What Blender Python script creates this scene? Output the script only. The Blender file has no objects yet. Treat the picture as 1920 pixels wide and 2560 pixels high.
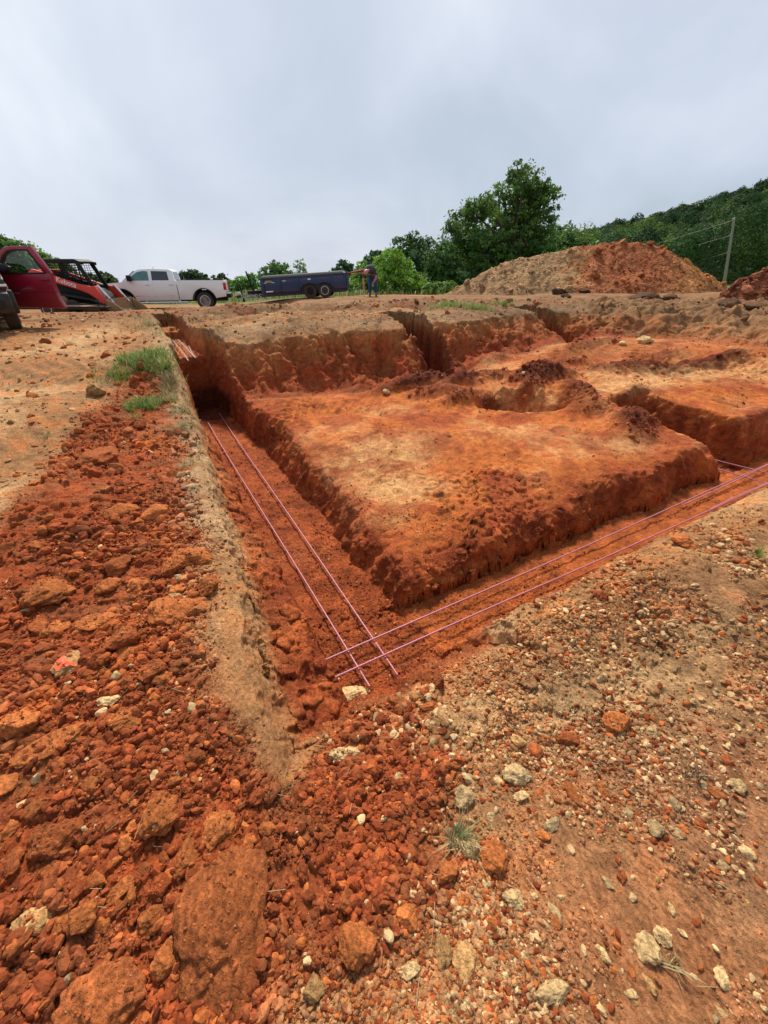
import bpy, bmesh, math, random, time
import numpy as np
from mathutils import Vector, Matrix
T0 = time.time()
rng = np.random.default_rng(11)
random.seed(5)
R = math.radians
sc = bpy.context.scene
COL = sc.collection

# ------------------------------------------------------------------ camera
PITCH = R(30.5); CP, SP = math.cos(PITCH), math.sin(PITCH); EYE = 1.6
cam_d = bpy.data.cameras.new('camera'); cam = bpy.data.objects.new('camera', cam_d); COL.objects.link(cam)
cam.location = (0, 0, EYE); cam.rotation_euler = (math.pi/2 - PITCH, 0, 0)
cam_d.sensor_fit = 'VERTICAL'; cam_d.sensor_height = 36; cam_d.sensor_width = 27
cam_d.lens = 36*1000/2560; cam_d.clip_start = .05; cam_d.clip_end = 6000
sc.camera = cam

def ray(px, py):
    u = (px-829.5)/864; v = (1106-py)/864
    return np.array([u, CP+v*SP, -SP+v*CP])
def P(px, py, z):                       # ground point under a sight line at height z
    d = ray(px, py); s = (z-EYE)/d[2]
    return d[0]*s, d[1]*s
def PD(px, py, s):                      # point at camera depth s
    d = ray(px, py)*s
    return np.array([d[0], d[1], d[2]+EYE])

# ------------------------------------------------------------------ noise
_perm = rng.permutation(256).astype(np.int32); _perm = np.concatenate([_perm]*3)
_ga = rng.random(256)*2*np.pi; _gx = np.cos(_ga).astype(np.float32); _gy = np.sin(_ga).astype(np.float32)
_rv = rng.random(256).astype(np.float32)
_rv2 = rng.random(256).astype(np.float32)
_g3 = rng.normal(size=(256, 3)); _g3 = (_g3/np.linalg.norm(_g3, axis=1)[:, None]).astype(np.float32)
def pn(x, y, f=1.0, seed=0):
    x = x*f+seed*17.31; y = y*f+seed*5.77
    xi = np.floor(x); yi = np.floor(y); xf = (x-xi).astype(np.float32); yf = (y-yi).astype(np.float32)
    xi = xi.astype(np.int32) & 255; yi = yi.astype(np.int32) & 255
    u = xf*xf*xf*(xf*(xf*6-15)+10); v = yf*yf*yf*(yf*(yf*6-15)+10)
    def g(a, b, dx, dy):
        h = _perm[_perm[a]+b]
        return _gx[h]*dx+_gy[h]*dy
    n00 = g(xi, yi, xf, yf); n10 = g((xi+1) & 255, yi, xf-1, yf)
    n01 = g(xi, (yi+1) & 255, xf, yf-1); n11 = g((xi+1) & 255, (yi+1) & 255, xf-1, yf-1)
    a = n00+u*(n10-n00); b = n01+u*(n11-n01)
    return (a+v*(b-a))*1.5
def fbm(x, y, f, o=4, seed=0, g=.5):
    r = 0; a = 1
    for k in range(o):
        r = r+a*pn(x, y, f, seed+k); f *= 2.03; a *= g
    return r
def pn3(x, y, z, f=1.0, seed=0):
    x = x*f+seed*7.3; y = y*f+seed*3.1; z = z*f+seed*1.7
    xi = np.floor(x); yi = np.floor(y); zi = np.floor(z)
    xf = (x-xi).astype(np.float32); yf = (y-yi).astype(np.float32); zf = (z-zi).astype(np.float32)
    xi = xi.astype(np.int32) & 255; yi = yi.astype(np.int32) & 255; zi = zi.astype(np.int32) & 255
    u = xf*xf*(3-2*xf); v = yf*yf*(3-2*yf); w = zf*zf*(3-2*zf)
    out = 0
    for i in (0, 1):
        for j in (0, 1):
            for k in (0, 1):
                h = _perm[_perm[_perm[(xi+i) & 255]+((yi+j) & 255)]+((zi+k) & 255)]
                g = _g3[h]
                d = g[..., 0]*(xf-i)+g[..., 1]*(yf-j)+g[..., 2]*(zf-k)
                out = out+d*(u if i else 1-u)*(v if j else 1-v)*(w if k else 1-w)
    return out*1.6
def clods(x, y, f, seed=0, p=.6):
    """lumps: each cell may hold one rounded stone; returns height 0..1 in cell units"""
    x = x*f+seed*9.1; y = y*f+seed*4.3
    xi = np.floor(x).astype(np.int32); yi = np.floor(y).astype(np.int32)
    out = np.zeros(x.shape, np.float32)
    for i in (-1, 0, 1):
        for j in (-1, 0, 1):
            h = _perm[_perm[(xi+i) & 255]+((yi+j) & 255)]
            h2 = _perm[h+57]; h3 = _perm[h2+91]
            cx = xi+i+_rv[h]; cy = yi+j+_rv2[h2]
            rad = .22+.38*_rv[h3]
            el = .6+.8*_rv2[h]
            ang = _rv2[h3]*6.28
            dx = x-cx; dy = y-cy
            ca = np.cos(ang); sa = np.sin(ang)
            ax = (dx*ca+dy*sa)*el; ay = (-dx*sa+dy*ca)/el
            d2 = (ax*ax+ay*ay)/(rad*rad)
            hh = np.where(d2 < 1, np.minimum(np.sqrt(np.maximum(1-d2, 0)), .75+.2*ax)*rad, 0)
            out = np.maximum(out, np.where(_rv[h2] < p, hh, 0))
    return out
def ss(x, a, b):
    t = np.clip((x-a)/(b-a), 0, 1)
    return t*t*(3-2*t)
def lerp(a, b, t): return a+(b-a)*t
def smin(a, b, k):
    h = np.clip(.5+.5*(b-a)/k, 0, 1)
    return b+(a-b)*h-k*h*(1-h)
def sdpoly(x, y, pts):
    pts = np.array(pts, float); n = len(pts)
    d = np.full(x.shape, 1e9); ins = np.zeros(x.shape, bool)
    for i in range(n):
        ax, ay = pts[i]; bx, by = pts[(i+1) % n]
        ex, ey = bx-ax, by-ay; wx = x-ax; wy = y-ay
        t = np.clip((wx*ex+wy*ey)/(ex*ex+ey*ey+1e-12), 0, 1)
        dx = wx-ex*t; dy = wy-ey*t
        d = np.minimum(d, dx*dx+dy*dy)
        c = (ay > y) != (by > y)
        if abs(ey) > 1e-9:
            ins ^= c & (x < ex*(y-ay)/ey+ax)
    d = np.sqrt(d)
    return np.where(ins, -d, d)
def sdseg(x, y, a, b):
    ex, ey = b[0]-a[0], b[1]-a[1]; wx = x-a[0]; wy = y-a[1]
    t = np.clip((wx*ex+wy*ey)/(ex*ex+ey*ey), 0, 1)
    return np.hypot(wx-ex*t, wy-ey*t)

# ------------------------------------------------------------------ terrain shape
OX, OY = 0.0, 1.55
AX, AY = -.494, .8695
BX, BY = .8695, .494
def W(s, t): return (OX+s*AX+t*BX, OY+s*AY+t*BY)
FLOOR = -.60
GRADE = [(0, 0, 0), (0, -3, 0), (-3, -2, 0), (3, -2, .02), (0, .7, -.03), (-1.5, 1, .02), (-1.02, 1.91, 0), (-.6, .9, -.02), (-1.84, 3.68, .0),
         (-2.6, 5.2, .12), (-3.6, 7.2, .5), (-5.6, 11, .78), (-3, 2.6, .1), (-5, 4.6, .3), (-5.2, 7, .52), (-7.4, 8.9, .68), (-8.4, 11.8, .68),
         (-12, 14, .5), (-14, 20, .16), (-13, 23, .06), (-9.5, 24, .03), (-6.4, 24, .2), (-3.8, 26, .5), (0, 26, .62), (-.5, 21.5, .76),
         (4, 21, .8), (-6, 17, .55), (-9, 17, .4), (-3, 12, .8), (-3.2, 7.7, .85), (-1.5, 8.9, .93), (-.5, 8.9, .93), (.3, 9.0, .95), (2.4, 9.9, .95),
         (4, 10.8, .95), (5.8, 11.6, .95), (2, 14, .9), (8.3, 9.7, .85), (10, 8.6, .8), (12, 8, .8), (10, 12, .9), (8, 17, .9), (10, 22, .92), (15, 22, .92), (18, 16, .9),
         (.3, 1.3, -.1), (1.08, 1.9, -.1), (1.95, 2.4, -.1), (3.3, 3.0, -.08), (2, 1, -.04), (3.5, 1.5, .0), (5.5, 3.7, -.02), (8, 4.5, .0), (9.5, 5, .1),
         (0, 34, .3), (-15, 34, .0), (15, 36, .6), (0, 60, .1), (-40, 50, .0), (40, 50, .4), (-20, 8, .7), (-12, 4, .5), (20, 0, .1), (-6, -3, .1)]
_g = np.array(GRADE)
def grade(x, y):
    num = 0; den = 0
    for gx, gy, gz in _g:
        d = (x-gx)**2+(y-gy)**2+.25
        w = 1/(d*d); num = num+w*gz; den = den+w
    r = np.hypot(x, y); az = np.degrees(np.arctan2(x, y))
    k = np.maximum(1-ss(az, -4, 12), ss(np.abs(az), 75, 95))
    return num/den-k*.055*np.maximum(r-46, 0)
PITF = np.array([(-.5, 2.6, -.33), (.07, 2.3, -.42), (.25, 2.6, -.36), (1, 2.85, -.34), (2, 3.35, -.28), (3.2, 4.05, -.22), (-1, 3.7, -.26), (-1.6, 4.9, -.19), (.5, 3.4, -.22), (2, 4.2, -.17), (4.2, 4.6, -.19), (-2.3, 6.3, -.12), (-.8, 6.9, -.12), (1.1, 7.6, .0), (2.5, 8.7, .17), (3.9, 9.8, .3), (5.5, 10.2, .38),
                 (6.5, 9.0, .42), (7.3, 7.9, .38), (4.1, 7.6, .12), (2, 5, -.13), (0, 5, -.13), (5, 5.2, -.02), (6.2, 5.8, .0), (7.5, 6, .1), (5.5, 7, .1), (3, 6.5, -.02)])
def pitfloor(x, y):
    num = 0; den = 0
    for gx, gy, gz in PITF:
        d = (x-gx)**2+(y-gy)**2+.2
        w = 1/(d*d); num = num+w*gz; den = den+w
    return num/den
PIT = [W(0, .3), W(5.5, .3), (-.78, 6.9), (.4, 7.25), (1.1, 7.6), (2.5, 8.7), (3.9, 9.7), (5.2, 10.3), (6.5, 9.4), (7.4, 8.4), (8.8, 7.4), W(0, 10)]
RUB = [P(*q) for q in [(-60, 1150, .15), (70, 1040, .12), (130, 940, .18), (190, 890, .2), (330, 800, .3), (392, 900, .1), (430, 1060, 0), (458, 1250, 0), (470, 1420, 0), (500, 1560, 0), (600, 1690, 0),
       (700, 1600, 0), (740, 1520, -.1), (880, 1440, -.1), (960, 1500, -.1), (1000, 1620, 0), (960, 1750, 0), (940, 1900, 0), (800, 1990, 0), (640, 2050, 0), (560, 2212, 0)]]+[(-.2, -.6), (-3, -1), (-6, 1)]
SANDL = [P(*q) for q in [(470, 1480, 0), (510, 1390, -.1), (560, 1380, -.2), (640, 1480, -.3), (720, 1560, -.1), (680, 1650, -.03), (640, 1720, 0), (560, 1640, 0)]]
RIMB = [P(*q) for q in [(860, 1560, -.1), (960, 1440, -.1), (1080, 1370, -.1), (1200, 1285, -.1), (1400, 1185, -.1), (1659, 1100, -.1)]]+[(9, 5.4), (9, 1), P(1659, 1500, 0), P(1400, 1560, 0), P(1150, 1560, 0)]
TRACK = P(-200, 1000, .3), P(60, 900, .35), P(330, 700, .75), (-6, 12), (-12, 14), (-14, 6)

def masks(x, y):
    m = {}
    wx = .10*pn(x, y, 2.1, 3)+.04*pn(x, y, 7, 4); wy = .10*pn(x, y, 2.1, 5)+.04*pn(x, y, 7, 6)
    xx, yy = x+wx, y+wy
    m['rub'] = 1-ss(sdpoly(xx, yy, RUB), -.12, .12)
    m['sandl'] = 1-ss(sdpoly(xx, yy, SANDL), -.08, .06)
    m['rimb'] = 1-ss(sdpoly(xx, yy, RIMB), -.15, .25)
    return m

def st(x, y):
    dx = x-OX; dy = y-OY
    return dx*AX+dy*AY, dx*BX+dy*BY

def bump(x, y, cx, cy, rx, ry, ang=0):
    ca, sa = math.cos(ang), math.sin(ang); dx = x-cx; dy = y-cy
    u = (dx*ca+dy*sa)/rx; v = (-dx*sa+dy*ca)/ry
    return np.exp(-(u*u+v*v)**1.5)

def macro(x, y, full=None):
    """height without fine relief; full collects masks"""
    n1 = pn(x, y, 1.1, 1); n2 = pn(x, y, 3.7, 2)
    g = grade(x, y)+.025*pn(x, y, .8, 8)+.012*pn(x, y, 2.3, 9)
    # hump with the undercut clump on the right foreground
    hx, hy = P(1560, 1250, 0)
    g = g+.10*bump(x, y, hx, hy, .45, .3, .3)
    # lumpy spoil along the near rim of the right trench
    sn, tn = (x-OX)*AX+(y-OY)*AY, (x-OX)*BX+(y-OY)*BY
    g = g+(.05+.07*pn(x, y, 1.5, 17)+.03*pn(x, y, 4, 18))*np.exp(-((sn+.50)/.24)**2)*ss(tn, .3, .9)
    # cleat-marked berm on the plateau behind the pit (shallow swale, low ridge)
    s0, t0 = st(x, y)
    dz = (y-(11.3+.03*x+.25*n1))
    g = g+(-.16*np.exp(-(dz/.35)**2)+.14*np.exp(-((dz-.9)/.5)**2))*ss(x, -5.2, -4.2)*(1-ss(x, 0, 2.5))
    er = .09*pn(x, y, 1.4, 14)+.08*np.abs(pn(x, y, 4.0, 15))+.014*pn(x, y, 9, 16)
    er = er*(1-.75*ss(s0, 5.4, 6.4)*(1-ss(t0, 1, 2)))
    s = s0+.035*n1*ss(s0, 0, 1)+.018*n2; t = t0+(.03*pn(x, y, 1.3, 11)+.016*pn(x, y, 4.1, 12))*(1-.5*ss(s0, 5.5, 6.5))
    # pit with banks
    dp = sdpoly(x, y, PIT)
    tang = x*.9+y*.45
    rill = np.abs(pn(tang+.25*n1, y*.3, 2.0, 21))*.30+np.abs(pn(tang+.1*n2, y*.6, 5.0, 22))*.14+.16*fbm(x, y, 2.2, 3, 23)+.05*fbm(x, y, 9, 2, 24)
    dr = dp+.12*n1-rill*ss(dp, 0, .25)*(1-ss(dp, .8, 1.6))
    soft = ss(x, 4.2, 6.2)
    fa = .78*np.clip(dr/.78, 0, 1)**1.05+.12*ss(dr, .5, 1.2)+.10*ss(dr, .9, 1.9)
    fb = .55*ss(dr, 0, .9)+.45*ss(dr, .5, 2.4)+.10*n2*ss(dp, .1, .5)*(1-ss(dp, 1.8, 2.4))
    f = lerp(fa, fb, soft)
    f = lerp(1, f, ss(t0, -.22, .1)); f = lerp(1, f, ss(s0, -.25, .03))
    pf = pitfloor(x, y)
    # spoil heaps and furrows on the pit floor
    heaps = [(3.9, 6.3, .5, .25, .9, .09), (3.0, 5.9, .5, .2, .7, .10), (5.2, 8.2, .8, .2, .2, .10), (1.9, 7.4, .6, .25, .1, .12), (.55, 7.0, .75, .22, .25, .20), (1.35, 7.05, .5, .2, .5, .20), (1.5, 6.35, .75, .16, .25, .13), (.9, 6.6, .6, .2, .1, .12), (2.75, 7.3, .55, .35, .3, .26), (2.5, 6.95, .5, .16, .9, .14), (3.1, 6.55, .2, .5, .2, .14),
             (4.6, 7.5, 1.0, .2, -.05, .16), (5.9, 7.7, .9, .2, .12, .15), (3.6, 8.2, .7, .2, .2, .10), (3.35, 5.2, .5, .28, .9, .16), (3.8, 5.9, .3, .5, .5, .12),
             (2.2, 8.4, .5, .2, .6, .12), (4.5, 9.3, .9, .25, .4, .12)]
    hp = 0
    for hx_, hy_, rx, ry, an, hh in heaps:
        hp = np.maximum(hp, hh*bump(x+.08*n2, y+.06*n1, hx_, hy_, rx, ry, an))
    pf = pf+hp
    hxx = (x-2.0+.16*n2)/np.where(x > 2.0, 1.05, .62)
    pf = pf-.48*(1-ss(np.hypot(hxx, (y-6.22+.14*n1)/.46), .35, 1.15))*ss(y+.35*(x-2.2), 5.6, 5.95)
    h = lerp(pf, np.maximum(g, pf), f)
    h = np.where(f > .999, g, h)
    # slots cut in the bank
    slotclaw = .02*np.sin(s0*34+3*n2+5*n1)+.04*fbm(x, y, 3, 3, 25)
    def slot(tc, hw, sa, sb, zf):
        q = np.maximum(np.abs(t-tc)-hw, np.maximum(sa-s, s-sb))
        return zf+np.maximum(q+slotclaw, 0)*11.0
    h = np.minimum(h, np.where((s0 > 4.6), slot(4.04, .23, 4.7, 6.65, -.28+.02*n2), 9))
    h = np.minimum(h, np.where((s0 > 4.6), slot(7.95, .26, 5.0, 7.2, .15), 9))
    # trench A
    fl = np.where(s < 7.0, FLOOR, np.where(s < 9.8, .33, .49))
    fl = lerp(FLOOR, .33, ss(s, 6.97, 7.06)); fl = lerp(fl, .49, ss(s, 9.78, 9.88))
    fl = fl+.012*n2+.008*pn(x, y, 9, 13)
    trim = np.interp(s0, [-.5, .3, .8, 2.8, 4.5, 6.7, 11.5], [-.86, -.80, -.70, -.55, -.46, -.34, -.33])
    tin = np.interp(s0, [0, 5.5, 7.0, 7.2, 12], [-.24, -.24, -.24, -.21, -.26])
    q = (tin-t)/(tin-trim)
    pro = np.interp(q, [0, .10, .2, .5, .58, .78, 1.0], [0, .42, .50, .56, .66, .92, 1.0])
    pro2 = np.interp(q, [0, .5, 1.0], [0, .75, 1.0])
    prof = lerp(pro, pro2, ss(s0, 3.2, 4.6))
    hl = fl+(g-fl)*prof
    tr = np.interp(s0, [0, 5.2, 6.5, 7.2, 12], [.42, .42, .32, .20, .12])
    hr = fl+np.maximum(t-tr-er, 0)*np.interp(s0, [0, 4, 6], [1.9, 2.4, 7])
    he = np.maximum(s-11.2, 0)*9
    q2 = (.02-s)/.62
    hn = (g-fl)*np.interp(q2, [0, .25, .6, 1.0], [0, .45, .8, 1.0])
    hA = np.where(t < tin, hl, np.where(t > tr, hr, fl))
    hA = np.maximum(hA, fl+he); hA = np.where(s < .02, np.maximum(hA, fl+hn), hA)
    hA = np.where(t > tr+1.2, 9, hA)
    # trench B
    flb = FLOOR+.012*n2
    near = (g-flb)*np.interp((.05-s)/.30, [0, .35, 1], [0, .5, 1.0])
    slope = .25*ss(t, 1.0, 4.5)
    near = near+ (s < .05)*0
    hB = np.where(s < .05, flb+near, np.where(s > .55+er, flb+(s-.50-er)*1.9, flb+np.clip((.30-s)*.45, 0, 1)*slope))
    hB = np.where(t < tin, 9, hB)
    hB = np.where((s > 2) | (t > 10.2), 9, hB)
    # trench C between the two pads
    flc = FLOOR+.01*n2+ss(s, 1.3, 2.3)*.40
    qc = np.maximum(np.abs(t-5.5)-.34, 0)
    hC = np.where(s > .1, flc+qc*3.6+np.maximum(s-2.15-er, 0)*3, 9)
    hB = np.where((np.abs(t-5.5) < .34) & (s > .1) & (s < .8), np.minimum(hB, flc), hB)
    padk = .05+.09*ss(s, .5, .6)*ss(t, .35, .45)
    hAB = smin(hA, hB, .04+.16*ss(np.minimum(s, t), .35, .5)*(1-ss(np.maximum(s, t), 1, 1.6)))
    h = smin(h, hAB, padk); h = smin(h, hC+er*3*(qc > 0), padk)
    if full is not None:
        full.update(s=s0, t=t0, dp=dp, f=f, heap=hp/.2, g=g, trench=np.clip((np.minimum(g, np.maximum(pf, -.16))-h)/.3, 0, 1)*np.where((s0 > .75) & (t0 > .6) & (np.abs(t0-5.5) > .5), 0, 1), below=g-h)
    return h

def relief(x, y, mk, mm):
    r = np.hypot(x, y)
    rub = np.clip(mk['rub'], 0, 1); heap = np.clip(mm['heap'], 0, 1)
    pad = ss(-mm['dp'], 0, .3)*(mm['s'] > .55)
    rim = mk['rimb']
    tr = (mm['trench'] > .6)*1.0
    out = .010*fbm(x, y, 5, 4, 31)
    lump = clods(x, y, 9, 1, .55)*.11
    lump2 = clods(x, y, 21, 2, .75)*.042
    lump3 = clods(x, y, 46, 3, .8)*.018
    far = ss(r, 9, 16)
    plat = ss(mm['dp'], .9, 1.5)*ss(y, 6.5, 8.5)*(1-ss(y, 16, 20))*(mm['t'] > .1)
    rb = ss(mm['dp'], .1, .5)*ss(x, 4.5, 6)*(1-ss(y, 13, 16))
    a1 = np.clip(.75*rub+heap*1.1+.30*rim+.12*(1-pad)*(1-tr)+far*.3+.75*plat+1.0*rb, 0, 1.3)
    out = out+(.05*plat+.13*rb)*fbm(x, y, 1.6, 3, 36)
    lw = (mm['t'] < -.24)*(mm['s'] < 5)*(mm['trench'] > .02)*(mm['trench'] < .9)
    out = out+lw*(.06*fbm(x, y, 3.2, 4, 37)-.035*np.abs(pn(x, y, 7, 38))+clods(x, y, 13, 39, .6)*.05)
    a2 = np.clip(.9*rub+heap+.5*plat+.6*rb+.7*rim+.28*(1-pad)+.12*pad+.35*tr, 0, 1.1)
    a2 = a2*np.clip(.65+.9*pn(x, y, 1.7, 40), .15, 1)
    a3 = np.clip(.9*rub+heap+.9*rim+.4*(1-pad)+.35*pad+.6*tr, 0, 1)
    a3 = a3*np.clip(.65+.9*pn(x, y, 2.9, 41), .15, 1)
    sl = 1-mk['sandl']*.5
    out = out+(lump*a1*np.clip(.5+1.2*pn(x, y, .9, 42), .05, 1)+lump2*a2+lump3*a3)*sl
    # machine tread marks on the pad and at the right foreground
    cx, cy = .2, 12.5
    rr = np.hypot(x-cx, y-cy); th = np.arctan2(y-cy, x-cx)
    lane = ss(np.sin(rr*4.2+1.6*pn(x, y, .6, 50)), -.2, .5)
    cle = np.sin(th*290+1.6*pn(x, y, 1.5, 51))
    out = out+.022*pad*lane*np.clip(cle, -.3, 1)*np.clip(.5+pn(x, y, 1.1, 52)*1.6, 0, 1)
    out = out+pad*(.016*fbm(x, y, 2.2, 4, 53)+.012*lane)+pad*clods(x, y, 14, 7, .8)*.07*np.clip(pn(x, y, .8, 54)*2.2-.15, 0, 1)
    pe = 1-ss(np.minimum(mm['s']-.6, mm['t']-.42), 0, .55)
    out = out+pad*pe*(clods(x, y, 11, 8, .7)*.065-.03*ss(pe, .3, 1))
    fx, fy = P(1480, 1440, 0)
    tm = np.exp(-(((x-fx)*.8+(y-fy)*.6)/.16)**2)*np.exp(-(((x-fx)*-.6+(y-fy)*.8)/.9)**2)
    out = out+.02*tm*.6*np.sin(((x-fx)*-.6+(y-fy)*.8)*38+3*pn(x, y, 3, 60))*np.clip(.4+pn(x, y, 2.5, 63)*2, 0, 1)
    tl = (1-rub)*ss(-x, 2.6, 3.4)*(1-ss(r, 10, 15))
    out = out+.010*tl*np.sin((x*.62+y*.78)*34+2*pn(x, y, 1.2, 61))*np.clip(.3+pn(x, y, .9, 62)*1.8, 0, 1)
    return out

def H(x, y):
    mm = {}; h = macro(x, y, mm); mk = masks(x, y)
    return h+relief(x, y, mk, mm), mm, mk

_ts = np.concatenate([np.linspace(.3, 12, 2500), np.linspace(12.01, 60, 1500)])
def hit(px, py, s_only=False):
    d = ray(px, py); x = d[0]*_ts; y = d[1]*_ts; z = EYE+d[2]*_ts
    h = macro(x, y)
    k = np.argmax(z < h)
    if not (z < h).any(): k = len(_ts)-1
    return x[k], y[k], h[k], _ts[k]

# ------------------------------------------------------------------ soil colour
def soil(x, y, z, mm, mk):
    C = lambda *c: np.array(c, np.float32)
    tan = C(.36, .175, .072); beige = C(.47, .285, .135); red = C(.255, .050, .016); orange = C(.50, .140, .032)
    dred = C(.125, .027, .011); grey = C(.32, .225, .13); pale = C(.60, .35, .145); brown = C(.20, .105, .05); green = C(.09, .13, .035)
    s, t = mm['s'], mm['t']; r = np.hypot(x, y)
    n = fbm(x, y, .9, 4, 70); nf = fbm(x, y, 4.5, 4, 74)
    def mix(c, d, w): return c+(d-c)*np.clip(w, 0, 1)[:, None]
    c = np.tile(tan, (len(x), 1))
    c = mix(c, beige, .25+.9*n); c = mix(c, orange*.8, ss(nf, .1, .6)*.55)
    # rough ground to the left: tan to orange crumbs
    c = mix(c, red*.9+orange*.15, mk['rub']*(.93+.25*nf))
    c = mix(c, orange*.8, mk['rub']*ss(n, .1, .7)*.45)
    # front strip of pale gravel
    fx = mk['rimb']
    c = mix(c, lerp(tan, orange, .15)*.95, fx*.85)
    c = mix(c, pale, fx*ss(fbm(x, y, 1.6, 3, 80), .05, .7)*.6)
    c = mix(c, orange*.85, fx*ss(nf, .2, .6)*.35)
    front = ss(x-.15*y, .05, .5)*(1-ss(y, 1.0, 1.5))
    c = mix(c, lerp(tan, red, .45), front*(1-fx)*(.55+.6*n))
    for qx, qy, ra_, rb_ in ((1450, 1430, .30, .16), (1240, 1490, .22, .10), (1560, 1350, .2, .12), (1000, 1520, .22, .08)):
        bx_, by_ = P(qx, qy, 0); c = mix(c, lerp(beige, pale, .3), bump(x, y, bx_, by_, ra_, rb_, .35)*(.75+.5*nf))
    rb = ss(x, 1.2, 1.9)*(1-ss(y, .2, .9)); c = mix(c, orange*.62+red*.3, rb*.8)
    c = mix(c, lerp(lerp(tan, orange, .25), brown, .25), mk['sandl']*(.55+.9*nf))
    # grey topsoil strip along the left rim
    trim = np.interp(s, [-.5, .3, .8, 2.8, 4.5, 6.7, 11.5], [-.86, -.80, -.70, -.55, -.46, -.34, -.33])
    rimL = np.exp(-((t-trim+.02+.05*nf)/np.interp(s, [0, 3, 6], [.17, .15, .22]))**2)*ss(s, -.3, .2)*(1-ss(s, 10, 12))
    rc = lerp(lerp(tan, orange, .12), lerp(grey, beige, .25), ss(s, .6, 2.2)[:, None]); c = c+(rc-c)*np.clip(rimL*(.55+.9*nf), 0, 1)[:, None]
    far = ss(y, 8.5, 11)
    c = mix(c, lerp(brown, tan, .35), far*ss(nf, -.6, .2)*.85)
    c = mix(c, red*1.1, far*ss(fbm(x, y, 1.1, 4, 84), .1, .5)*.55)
    # inside the pit
    pad = ss(-mm['dp'], -.05, .2)
    pc = np.tile(orange, (len(x), 1))
    pc = mix(pc, lerp(orange, pale, .6), ss(n, -.05, .6)*.7)
    pc = mix(pc, red*1.2, ss(fbm(x, y, 1.3, 4, 77), .0, .5)*.75)
    blob = bump(x, y, -.3, 4.2, 1.1, .45, .6)+bump(x, y, .2, 3.6, .5, .3, .2)+bump(x, y, 5.2, 7.2, 1.6, .5, .1)+bump(x, y, 3.9, 6.6, .8, .35, .3)+.7*bump(x, y, 2.9, 4.6, .5, .25, .3)
    pc = mix(pc, pale*1.02, np.clip(blob, 0, 1)*(.75+.6*nf))
    lr = np.hypot(x-.2, y-12.5); ln_ = ss(np.sin(lr*4.2+1.6*pn(x, y, .6, 50)), -.2, .5); pc = mix(pc, lerp(orange, pale, .5), ln_*.38*ss(n, -.4, .4))
    pc = mix(pc, red*1.1, ss(nf, .05, .5)*.55)
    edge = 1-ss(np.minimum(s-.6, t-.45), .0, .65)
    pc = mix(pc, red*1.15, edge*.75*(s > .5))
    pc = mix(pc, lerp(tan, orange, .3), ss(y, 7.6, 9.5)*.6)
    pc = mix(pc, red, ss(fbm(x, y, 2.6, 4, 79), .12, .5)*.6)
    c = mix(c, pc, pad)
    c = mix(c, dred*1.05, np.clip(mm['heap']*1.7-.25, 0, 1)*pad)
    # bank faces, trench walls
    bank = ss(mm['below'], .10, .30)*(1-pad)
    bf = np.tile(lerp(orange, tan, .45), (len(x), 1))
    bf = mix(bf, red*1.15, ss(mm['below'], .18, .6)*.9+nf*.4)
    c = mix(c, bf, bank)
    slt = (np.abs(t-4.04) < .42)*(s > 4.9)*(s < 7.0)*ss(mm['below'], .12, .4); c = mix(c, dred*1.2, slt*.75)  # shade inside the narrow slot painted as darker wall colour
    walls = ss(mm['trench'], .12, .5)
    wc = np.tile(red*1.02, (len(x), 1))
    wc = mix(wc, lerp(red, orange, .42), .3+.9*nf)
    wc = mix(wc, dred*.62, ss(s, 5.2, 6.4)*(1-ss(s, 7.05, 7.15))*(t > -.5)*.8)  # deep trench shade put into the clay colour up to the step
    wc = mix(wc, tan, ss(n, .25, .8)*.25)
    isfl = ss(mm['trench'], .8, .98)
    wc = mix(wc, lerp(red, orange, .18)*.9, isfl*.7*(s < 6.2))
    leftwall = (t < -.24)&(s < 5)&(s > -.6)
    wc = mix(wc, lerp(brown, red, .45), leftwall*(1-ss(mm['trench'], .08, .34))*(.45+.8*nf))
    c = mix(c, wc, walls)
    b2 = ((s > -.3)&(s < .6)&(t > .5))*ss(mm['below'], .15, .3)
    c = mix(c, lerp(orange, red, .35)*.95, b2*.6)
    # topsoil cap on the plateau edge
    cap = np.exp(-((mm['below']-.07)/.07)**2)*ss(mm['dp'], .3, .7)*ss(t, .2, .5)
    c = mix(c, lerp(grey, brown, .6)*.85, cap*.7)
    rt = ss(x, 4.5, 6)*ss(mm['dp'], 0, .5)*(1-ss(y, 14, 17))
    c = mix(c, lerp(brown, tan, .45), rt*(.5+.8*nf))
    # field beyond the site
    fld = ss(y+.12*np.abs(x)+2*pn(x, y, .25, 90), 28.5, 30)*1.0
    fld = np.maximum(fld, ss(r, 40, 46)); fld = np.maximum(fld, ss(-y, 14, 18))
    c = mix(c, green, fld)
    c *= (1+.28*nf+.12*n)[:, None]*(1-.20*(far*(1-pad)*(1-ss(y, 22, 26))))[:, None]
    return np.clip(c, .01, .85)

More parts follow.
